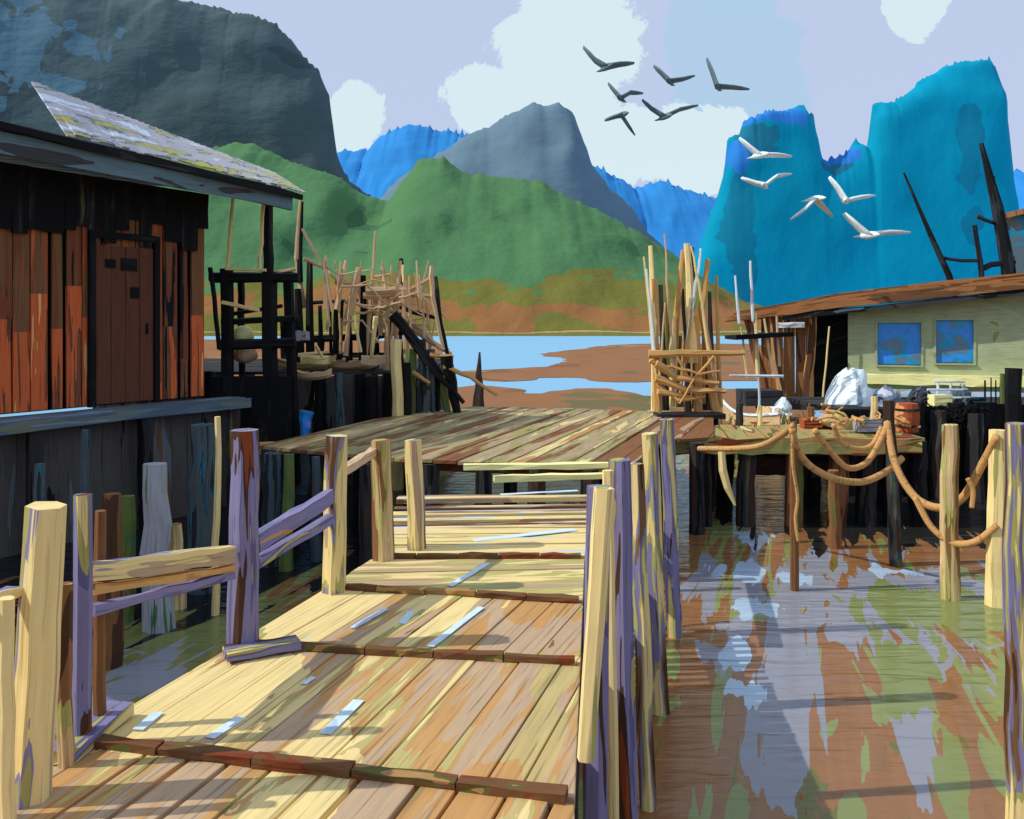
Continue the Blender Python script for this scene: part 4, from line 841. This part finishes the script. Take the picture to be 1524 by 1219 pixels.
rope([(1040, 668), (1090, 668), (1130, 664), (1160, 650), (1180, 634)], (11.2, 9.5), .035, 'tan rope sagging left from the thin brown post along the dock')
rope([(1440, 712), (1448, 730), (1446, 756)], 9.2, .022, 'short frayed rope end dangling from the thick right rope')

# things on the right dock and wharf
def lump(name, c, rx, ry, h, m, lab, cat, seed=0, grp=None):
    mb = MB(); rings = []
    for i in range(9):
        t = i / 8; rr = math.cos(t * 1.5) ** .55
        rings.append([Vector(c) + Vector((math.cos(a) * rx * rr, math.sin(a) * ry * rr, h * t)) + Vector((1, 1, .8)) * (.17 * mn.noise(Vector((math.cos(a) * 2 + seed, math.sin(a) * 2, t * 3)))) for a in [k * 6.2832 / 16 for k in range(16)]])
    o = mb.loft(rings).build(name, m, None, smooth=False, origin=c); tag(o, lab, cat, grp); return o
lump('tarpaulin', (SX(1264, 15.6), 15.6, .16), .40, .4, .62, tarp_m, 'crumpled white tarpaulin heaped at the left corner of the green hut', 'tarpaulin', 3)
lump('net_pile', (SX(1318, 15.5), 15.5, .16), .26, .3, .30, paint('net_grey', [(40, GRY), (30, (110, 130, 146)), (30, (196, 196, 214))], su=4, sv=4, coord='pos', rndk=0, m=.9), 'low grey heap of fishing net right of the white tarpaulin', 'net', 8)
lump('net_pile', (SX(1240, 13.7), 13.7, -.02), .30, .3, .22, paint('net_olive', [(40, OLV), (30, OCH), (30, GRY)], su=4, sv=4, coord='pos', rndk=0, m=.9), 'small olive and tan heap of net on the side dock', 'net', 12)
def barrel(c, r, h, m, lab):
    root = thing('barrel', c, lab, 'barrel'); prof = [(0, .9), (.05, .92), (.3, 1.0), (.5, 1.04), (.7, 1.0), (.95, .92), (1, .9)]
    MB().loft([[Vector(c) + Vector((math.cos(a) * r * k, math.sin(a) * r * k, h * t)) for a in [j * 6.2832 / 16 for j in range(16)]] for t, k in prof]).build('body', m, root, smooth=False)
    for t in (.22, .78):
        MB().loft([[Vector(c) + Vector((math.cos(a) * r * 1.05, math.sin(a) * r * 1.05, h * t + dz)) for a in [j * 6.2832 / 16 for j in range(16)]] for dz in (-.015, .015)]).build('hoop', hut_trim, root)
    return root
for (x, y0, Y, r_, m, lab) in ((1300, 590, 14.0, .05, post_c, 'short cream bollard at the back of the side dock beside the grey net'), (1206, 606, 14.0, .06, post_b, 'short brown bollard at the back of the side dock before the doorway'),
        (1130, 604, 14.0, .04, stick_c, 'low cream bollard on the side dock in front of the fishing boat'), (1100, 600, 14.0, .05, post_d, 'low dark bollard on the side dock left of the fishing boat')):
    a = Vector((SX(x, Y), Y, -.06)); b = P(x + 1, y0, Y)
    o = MB().pole(a, b, r_ * 1.1, r_, 7, 4, .16, .008).build('bollard', m, None, origin=a); tag(o, lab, 'bollard', 'bollards on the side dock')
for (x, Y, w_, d_, h_, m, lab) in ((1290, 13.1, .34, .26, .20, post_g, 'pale grey crate at the front of the side dock between the ropes'), (1398, 15.0, .30, .26, .22, cream_p, 'cream crate on the black wharf beside the pale bars'), (1206, 13.6, .28, .24, .16, rust_b, 'low rust brown crate on the side dock beside the brown bollard'), (1446, 15.2, .34, .3, .16, post_s, 'flat blue grey crate on the black wharf left of the thin rods')):
    z0 = -.01 if Y < 14.5 else .17; c = Vector((SX(x, Y), Y, z0)); root = thing('crate', c, lab, 'crate', 'small crates by the hut')
    for i in range(3):
        zz = z0 + h_ * (i + .5) / 3 + .005
        MB().bar(c + Vector((-w_ / 2, -d_ / 2, zz - z0)), c + Vector((w_ / 2, -d_ / 2, zz - z0)), .02, h_ / 3 - .02, segs=2, jit=.003).build('slat', m, root)
    mb = MB()
    mb.slab([(c.x - w_ / 2 + .01, c.y - d_ / 2 + .012), (c.x + w_ / 2 - .01, c.y - d_ / 2 + .012), (c.x + w_ / 2 - .01, c.y + d_ / 2), (c.x - w_ / 2 + .01, c.y + d_ / 2)], z0 + .004, z0 + h_ - .015)
    mb.build('box', m, root)
barrel(Vector((SX(1350, 13.2), 13.2, -.02)), .17, .42, rust_b, 'rusty orange barrel standing at the right end of the side dock')
mb = MB(); RN = random.Random(3)
for k in range(34):
    x = RN.uniform(1352, 1462); y = RN.uniform(598, 622); p = P(x, y, 14.68); pts = [p]
    for _ in range(5): pts.append(pts[-1] + Vector((RN.uniform(-.12, .12), RN.uniform(-.05, .03), RN.uniform(-.14, .06))))
    mb.tube(pts, RN.uniform(.008, .022), 5)
o = mb.build('fishing_net', black_m, None, origin=P(1400, 610, 14.68)); tag(o, 'tangled black net draped over the front edge of the black wharf', 'net')
mb = MB()
for k in range(16):
    x = RN.uniform(1240, 1345); p = P(x, RN.uniform(618, 632), 13.0); p.z = max(p.z, .05); pts = [p]
    for _ in range(4): pts.append(pts[-1] + Vector((RN.uniform(-.16, .16), RN.uniform(-.1, .1), RN.uniform(-.05, .07))))
    mb.tube(pts, RN.uniform(.01, .022), 5)
o = mb.build('fishing_net', stick_o, None, origin=P(1290, 625, 13)); tag(o, 'loose heap of tan cord lying among the crates on the side dock', 'net')
# metal trolley / rack of pale bars on the wharf
gr_ = thing('pot_rack', P(1412, 600, 15.3), 'small rack of pale grey bars standing on the black wharf before the hut', 'rack')
for (a, b, c, d) in ((1396, 566, 1396, 602), (1415, 566, 1416, 608), (1434, 572, 1434, 602)):
    MB().pole(P(c, d, 15.3), P(a, b, 15.3), .022, .022, 6, 2, .05).build('upright', stick_w, gr_)
for (a, b, c, d) in ((1380, 580, 1440, 580), (1384, 592, 1444, 592), (1390, 568, 1436, 568)):
    MB().pole(P(a, b, 15.25), P(c, d, 15.25), .020, .020, 6, 2, .05).build('shelf_bar', stick_w, gr_)
lump('lobster_pot', P(1428, 598, 15.8), .22, .2, .24, post_s, 'slate blue basket standing behind the pale bars', 'basket', 2)
lump('coil', P(1370, 600, 15.4), .24, .2, .26, hut_trim, 'dark coil of hose between the net and the rack of pale bars', 'coil', 6)
for (x, y0, r, m, lab) in ((1466, 566, .018, black_m, 'leftmost of the thin black rods stuck in the black wharf'), (1475, 562, .014, black_m, 'middle thin black rod stuck in the black wharf'), (1482, 566, .014, black_m, 'rightmost thin black rod stuck in the black wharf, next to the green stake'),
        (1492, 556, .055, weed_m, 'green stake between the thin rods and the thick black pile')):
    o = MB().pole(P(x, 612, 15.1), P(x, y0, 15.1), r, r * .8, 6, 3, .1).build('rod' if r < .03 else 'stake', m, None, origin=P(x, 612, 15.1)); tag(o, lab, 'stake', 'stakes on the black wharf')

# ================================================================== GREEN HUT
HA = Vector((SX(1262, 23), 23, 0)); HB = Vector((SX(1524, 21.6), 21.6, 0)); HD = (HB - HA).normalized(); HN = Vector((HD.y, -HD.x, 0)); HL = (HB - HA).length
HF = -.52
def H(t, off, z): v = HA + HD * t + HN * off; v.z = z; return v
def pt(px, py, off=0.0):   # point on the hut's front plane seen at a photo position
    d = Vector(((px - 762) / F, 1, (HOR - py) / F)); o_ = Vector((0, 0, EYE)); n = HN; p0 = HA + HN * off
    s_ = (p0 - o_).dot(n) / d.dot(n); return o_ + d * s_
gh = thing('green_hut', H(3, -1.5, WATER), 'pale green stilt hut with two blue windows and a brown roof at right', 'hut')
def hpanel(mb, x0, y0, x1, y1, off, th=.06):
    a = pt(x0, y0, off); b = pt(x1, y1, off)
    z0, z1 = min(a.z, b.z), max(a.z, b.z)
    q = [a, b, b - HN * th, a - HN * th]; mb.slab([(p.x, p.y) for p in q], z0, z1)
# wall with two window openings, sloping top
def wallz(t): return 1.93 + .10 * t
w1 = (pt(1303, 478), pt(1374, 544)); w2 = (pt(1390, 474), pt(1452, 541))
ts = lambda p: (p - HA).dot(HD)
mb = MB()
tW = [(ts(w1[0]), ts(w1[1]), w1[1].z, w1[0].z), (ts(w2[0]), ts(w2[1]), w2[1].z, w2[0].z)]
def wbox(t0, t1, z0, z1f, th=.1, uvo=None):
    b = len(mb.v)
    pts = [H(t0, 0, z0), H(t1, 0, z0), H(t1, 0, z1f(t1)), H(t0, 0, z1f(t0)), H(t0, -th, z0), H(t1, -th, z0), H(t1, -th, z1f(t1)), H(t0, -th, z1f(t0))]
    mb.v += [tuple(p) for p in pts]
    for f in ((0, 1, 2, 3), (5, 4, 7, 6), (4, 0, 3, 7), (1, 5, 6, 2), (3, 2, 6, 7), (4, 5, 1, 0)):
        mb.f.append(tuple(b + k for k in f)); mb.uv.append([((Vector(pts[k]) - HA).dot(HD), pts[k].z) for k in f]); mb.r.append(.5)
cst = lambda v: (lambda t: v)
wbox(0, tW[0][0], HF, wallz); wbox(tW[0][1], tW[1][0], HF, wallz); wbox(tW[1][1], 8, HF, wallz)
for a, b, z0, z1 in tW: wbox(a, b, HF, cst(z0)); wbox(a, b, z1, wallz)
mb.build('wall', green_w, gh)
mb = MB(); wbox_t = wbox
b0 = len(mb.v)
def endwall(mbx, t, o0, o1, th, z1):
    q = [H(t, o0, 0), H(t + th, o0, 0), H(t + th, o1, 0), H(t, o1, 0)]; mbx.slab([(p.x, p.y) for p in q], HF, z1)
m2 = MB(); endwall(m2, 0.002, -.1, -3.2, .1, 1.93); endwall(m2, 7.9, -.1, -3.2, .1, 2.7)
q = [H(0, -3.2, 0), H(8, -3.2, 0), H(8, -3.3, 0), H(0, -3.3, 0)]; m2.slab([(p.x, p.y) for p in q], HF, 1.9); m2.build('side_wall', green_w, gh)
for a, b, z0, z1 in tW:
    mb = MB(); fr = .05
    mb.bar(H(a, .0, z0 - .02), H(b, .0, z0 - .02), .14, .04, segs=2); mb.bar(H(a, 0, z1 - .02), H(b, 0, z1 - .02), .06, .04, segs=1)
    mb.bar(H(a + .02, 0, z0), H(a + .02, 0, z1), .05, .05, segs=1, up=HN); mb.bar(H(b - .02, 0, z0), H(b - .02, 0, z1), .05, .05, segs=1, up=HN)
    wn = mb.build('window', green_w, gh)
    mb = MB(); mb.bar(H(a, -.06, (z0 + z1) / 2), H(b, -.06, (z0 + z1) / 2), .02, z1 - z0 - .03, segs=1); mb.build('pane', blue_g, wn)
# roof: bark covered slab that follows the wall, overhanging left over the shed
mb = MB()
def roofz(t): return 2.0 + .104 * t - (.03 * (-t) if t < 0 else 0)
for i in range(12):
    o0 = .55 - i * .36; rings = []
    for k in range(22):
        t = -3.05 + k * .56 + (R.uniform(-.12, .12) if k in (0,) else 0); thk = .30 if t > -.2 else .30 + .09 * (t + .2)
        z = roofz(t) + (i * .045 if i < 6 else (12 - i) * .045) + R.uniform(-.012, .012); thk = max(.06, thk)
        rings.append([H(t, o0, z), H(t, o0 - .35, z + .03), H(t, o0 - .35, z + thk * .62), H(t, o0, z + thk * (.55 + .1 * R.random()))])
    mb.loft(rings)
mb.build('roof', hut_roof, gh)
mb = MB(); mb.bar(H(-1.6, .48, roofz(-1.6) - .06), H(8.6, .48, roofz(8.6) - .06), .08, .13, segs=14, jit=.012); mb.build('eave_board', hut_trim, gh)
mb = MB(); mb.bar(H(.3, .12, pt(1400, 566).z), H(8, .12, pt(1400, 566).z + .05), .25, .26, segs=12, jit=.025); mb.build('ledge', cream_p, gh)
mb = MB(); mb.bar(H(-.1, .2, pt(1400, 588).z), H(8, .2, pt(1400, 590).z), .1, .26, segs=12, jit=.02); mb.build('sill_board', pale_b, gh)
mb = MB(); q = [H(-2.3, .3, 0), H(8.2, .3, 0), H(8.2, -3.3, 0), H(-2.3, -3.3, 0)]; mb.slab([(p.x, p.y) for p in q], HF - .16, HF - .01, (HD.x, HD.y)); mb.build('floor', hut_trim, gh)
for t in (-2.0, -.5, 1.2, 2.9, 4.6, 6.3, 7.9):
    MB().pole(H(t, .1, WATER - .5), H(t, .1, HF - .16), .13, .12, 7, 4).build('stilt', black_m, gh)
# shed porch left of the green wall
mb = MB(); t = -2.15
while t < -.9:
    w_ = R.uniform(.2, .34); mb.bar(H(t + w_ / 2, -.2, HF), H(t + w_ / 2, -.2, 1.86 + .05 * t), w_ - .015, .05, segs=3, jit=.012, up=HN); t += w_
mb.build('shed_boards', shed_b, gh)
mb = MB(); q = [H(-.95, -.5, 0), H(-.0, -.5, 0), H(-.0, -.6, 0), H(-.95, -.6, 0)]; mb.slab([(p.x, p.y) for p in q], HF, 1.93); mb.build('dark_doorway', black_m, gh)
mb = MB(); q = [H(-2.2, -.3, 0), H(-2.1, -.3, 0), H(-2.1, -3.2, 0), H(-2.2, -3.2, 0)]; mb.slab([(p.x, p.y) for p in q], HF, 1.8); mb.build('side_wall', shed_b, gh)
MB().pole(H(-1.0, .1, HF), H(-.88, .1, 1.8), .14, .12, 7, 6, .15, .02).build('porch_post', shed_b, gh)
MB().pole(H(-1.95, .3, HF), H(-2.5, .3, 1.75), .13, .10, 7, 6, .15, .02).build('porch_post', post_b, gh)
MB().pole(H(-1.62, .45, HF), H(-1.9, .4, 1.75), .12, .06, 7, 6, .15, .02).build('porch_post', shed_b, gh)
MB().pole(H(-.62, .4, HF), H(-.45, .4, 1.5), .025, .02, 6, 4, .1, .01).build('porch_rod', post_c, gh)
MB().bar(H(-1.75, .5, 1.52), H(-1.05, .5, 1.54), .16, .13, segs=3, jit=.02).build('sign_board', stick_w, gh)

# small moored fishing boat in front of the shed --------------------
fb = thing('fishing_boat', (SX(1136, 21), 21, WATER), 'small tan fishing boat with a white gunwale and thin masts beside the brown shed', 'boat')
c = Vector((SX(1137, 21), 21, WATER)); rings = []
for i in range(10):
    t = i / 9; wv = .62 * (math.sin(min(1, .12 + t * 1.1) * 1.5708)) * (1 - .15 * t); yy = -1.6 + 3.6 * t; top = .92 - .18 * math.sin(t * 3.14) + (.16 if i == 0 else 0)
    rings.append([c + Vector((s_ * wv, yy, top * z_ - .05)) for s_, z_ in ((-1, 1), (-.9, .5), (-.4, .05), (.4, .05), (.9, .5), (1, 1), (.9, 1), (.6, .5), (-.6, .5), (-.9, 1))])
MB().loft(rings).build('hull', boat_t, fb)
mb = MB()
for s_ in (-1, 1):
    mb.tube([c + Vector((s_ * .62 * (math.sin(min(1, .12 + t * 1.1) * 1.5708)) * (1 - .15 * t), -1.6 + 3.6 * t, .90 - .18 * math.sin(t * 3.14))) for t in [k / 9 for k in range(10)]], .04, 6)
mb.build('gunwale', stick_w, fb)
MB().bar(c + Vector((-.45, .4, 1.1)), c + Vector((.45, .4, 1.1)), .9, .36, segs=2, jit=.01).build('cabin', hut_trim, fb)
MB().bar(c + Vector((-.75, .2, 2.55)), c + Vector((.6, .2, 2.62)), 1.1, .10, segs=3, jit=.02).build('canopy', black_m, fb)
def fbm(name, m, x0, y0, x1, y1, r, Y=20.9): MB().pole(P(x1, y1, Y), P(x0, y0, Y), r, r * .7, 6, 4, .1, .01).build(name, m, fb)
for a in ((1094, 410, 1100, 482, .035), (1117, 388, 1121, 478, .04)): fbm('mast', stick_w, *a)
for a in ((1124, 466, 1128, 562, .055), (1103, 486, 1112, 562, .03), (1137, 474, 1152, 562, .04)): fbm('canopy_post', stick_c, *a)
fbm('canopy_post', stick_m, 1156, 470, 1160, 545, .035)
fbm('stay', stick_w, 1128, 560, 1131, 628, .03, 19.2); fbm('stay', stick_w, 1086, 559, 1166, 560, .035, 19.2)
lump('crate_heap', c + Vector((.32, -.4, .78)), .22, .22, .34, tarp_m, 'white bag lying in the bow of the tan fishing boat', 'bag', 9)
# olive reeds between boat and rack
for i, (x, Y) in enumerate(((1086, 19), (1176, 20), (1204, 19.5))):
    mb = MB(); base = Vector((SX(x, Y), Y, WATER))
    for k in range(46):
        a = R.uniform(0, 6.28); q = base + Vector((math.cos(a) * R.uniform(0, .35), math.sin(a) * R.uniform(0, .35), 0)); h = R.uniform(.4, 1.0)
        mb.tube([q, q + Vector((R.uniform(-.08, .08), 0, h * .6)), q + Vector((R.uniform(-.25, .25), R.uniform(-.1, .1), h))], [.03, .022, .004], 4)
    o = mb.build('reed_clump', weed_m, None, origin=base); tag(o, ['olive reed clump at the left of the tan fishing boat', 'olive reed clump between the tan fishing boat and the brown shed', 'olive reed clump below the porch posts of the brown shed'][i], 'reeds', 'reed clumps by the shed')

# boat with dark masts behind the hut --------------------------------
YM = 28.5
mo = thing('moored_boat', (SX(1450, YM), YM, WATER), 'boat behind the green hut showing only its dark leaning masts and spars', 'boat')
c = Vector((SX(1450, YM), YM, WATER)); rings = []
for i in range(11):
    t = -1 + i / 5; wv = 1.1 * (1 - abs(t) ** 2.6) + .04
    rings.append([c + Vector((t * 3.6, wv * s_, .25 * t * t + 1.1 * z_ - .1)) for s_, z_ in ((-1, 1), (-.8, .4), (-.3, 0), (.3, 0), (.8, .4), (1, 1), (.85, 1), (.6, .6), (-.6, .6), (-.85, 1))])
MB().loft(rings).build('hull', post_d, mo)
mast_m = paint('mast_dark', [(50, (20, 22, 24)), (50, (52, 58, 62))], su=.8, sv=5, m=.9)
for pts, r in (([(1455, 560), (1412, 410), (1385, 350), (1345, 257)], .10), ([(1512, 560), (1500, 400), (1484, 310), (1460, 213)], .22), ([(1468, 560), (1460, 400), (1450, 335)], .09)):
    MB().tube([P(x, y, YM) for x, y in pts], [r, r, r * .8, r * .3][:len(pts)], 7, .1).build('mast', mast_m, mo)
for pts, r in (([(1403, 384), (1430, 388), (1462, 388)], .06), ([(1458, 402), (1475, 394), (1510, 390)], .09), ([(1454, 322), (1468, 328), (1486, 334)], .07), ([(1505, 392), (1508, 382)], .05), ([(1478, 262), (1482, 310)], .05)):
    MB().tube([P(x, y, YM) for x, y in pts], r, 6, .1).build('spar', mast_m, mo)
# tall house at the right edge --------------------------------------
th_ = thing('tall_house', (SX(1610, 36), 37, WATER), 'tall grey house with a brown roof half out of frame at far right', 'house')
hx = Vector((SX(1504, 36), 36, 0)); ha = Vector((.86, -.5, 0)); hb = Vector((.5, .86, 0)); zr = P(0, 322, 36).z
house_w = paint('house_grey', [(20, (70, 88, 96)), (50, (84, 100, 106)), (14, (40, 120, 146)), (16, (120, 108, 100))], su=.9, sv=.9, sw=.9, coord='pos', rndk=0, m=1.0)
def hq(a, b): v = hx + ha * a + hb * b; return (v.x, v.y)
MB().slab([hq(0, 0), hq(6, 0), hq(6, 5), hq(0, 5)], WATER - .3, zr).build('wall', house_w, th_)
def h3(a, b, z): v = hx + ha * a + hb * b; v.z = z; return v
mb = MB(); mb.loft([[h3(-.25, b, zr - .12), h3(-.25, b, zr + .1), h3(6.2, b, zr + 1.5), h3(6.2, b, zr + 1.3)] for b in (-.35, 1.6, 3.4, 5.3)]); mb.build('roof', hut_roof, th_)
wn = MB().bar(h3(.55, -.02, zr - 1.7), h3(1.5, -.02, zr - 1.7), .06, 1.0, segs=1).build('window', hut_trim, th_)
MB().bar(h3(.63, -.06, zr - 1.7), h3(1.42, -.06, zr - 1.7), .04, .8, segs=1).build('pane', post_g, wn)

# ================================================================== BIRDS
def bird(i, wl, body, wr, Y, m, lab, grp, r=.085):
    """gull in flight: wing tip, elbow, body, elbow, wing tip as one continuous mesh, with tail and head"""
    A = P(*wl[0], Y + .25); B = P(*wl[1], Y + .1); Cc = P(*body, Y); D_ = P(*wr[0], Y + .1); E = P(*wr[1], Y + .25)
    o = MB(); pts = []
    ctrl = [A, A.lerp(B, .5), B, B.lerp(Cc, .6), Cc, Cc.lerp(D_, .4), D_, D_.lerp(E, .5), E]
    wd = [.55, .9, 1.0, 1.1, 1.2, 1.1, 1.0, .85, .4]; rings = []
    for p, k in zip(ctrl, wd):
        ch = r * k
        rings.append([p + Vector(v) for v in ((0, -ch * 1.6, 0), (0, -ch * .7, ch * .5), (0, ch * .8, ch * .45), (0, ch * 2.2, 0), (0, ch * .8, -ch * .42), (0, -ch * .7, -ch * .42))])
    o.loft(rings)
    # body: beak to tail along view depth, slightly dropped below the wings
    rr = [(.0, .01), (.06, .03), (.14, .045), (.26, .062), (.42, .066), (.58, .05), (.70, .025), (.84, .035)]
    sgn = 1 if i % 2 else -1
    o.loft([[Cc + Vector((sgn * (t - .4) * .35, (t - .4) * .9, -.02 + math.sin(t * 3) * .02)) + Vector((math.cos(a) * q * (1.6 if t > .8 else 1) * r / .085, 0, math.sin(a) * q * (.3 if t > .8 else 1) * r / .085)) for a in [k * 6.2832 / 8 for k in range(8)]] for t, q in rr])
    ob = o.build('seagull', m, None, smooth=True, origin=Cc); tag(ob, lab, 'bird', grp)
gd, gwh = 'dark gulls flying in the sky', 'white gulls flying before the teal mountain'
data = [
    (((868, 70), (886, 90)), (902, 100), ((922, 96), (944, 94)), 'largest slate gull at upper left of the dark flock, left wing raised high', 0),
    (((905, 124), (914, 135)), (924, 146), ((938, 138), (957, 139)), 'small slate gull just below the upper left gull, right wing level', 0),
    (((900, 179), (912, 175)), (925, 171), ((934, 185), (945, 201)), 'lowest slate gull of the flock with both wings drooping', 0),
    (((973, 98), (985, 109)), (997, 121), ((1016, 118), (1034, 113)), 'slate gull at the top centre of the dark flock', 0),
    (((956, 149), (970, 162)), (989, 174), ((1012, 163), (1039, 157)), 'slate gull gliding in a wide shallow V at the middle bottom of the flock', 0),
    (((1052, 87), (1060, 106)), (1068, 129), ((1090, 130), (1115, 133)), 'rightmost slate gull with its left wing pointing steeply up', 0),
    (((1101, 206), (1117, 220)), (1130, 231), ((1155, 231), (1178, 233)), 'topmost white gull, left wing up and right wing level', 1),
    (((1104, 265), (1122, 272)), (1138, 276), ((1156, 262), (1178, 259)), 'white gull under the topmost one with both wings curving up', 1),
    (((1178, 326), (1196, 313)), (1213, 296), ((1226, 308), (1239, 322)), 'white gull with both wings bent down like a tent', 1),
    (((1235, 264), (1247, 279)), (1259, 299), ((1280, 294), (1302, 291)), 'right upper white gull with its left wing up and a rounded right tip', 1),
    (((1257, 318), (1274, 334)), (1292, 350), ((1322, 346), (1354, 346)), 'largest and lowest white gull, long right wing stretched level', 1)]
for i, (wl, bd, wr, lab, wh) in enumerate(data):
    big = 'argest' in lab
    bird(i, wl, bd, wr, 24 if not wh else 22, bird_w if wh else bird_d, lab, gwh if wh else gd, r=.125 if big else .105)

for o in bpy.data.objects:
    if '_o' in o: del o['_o']
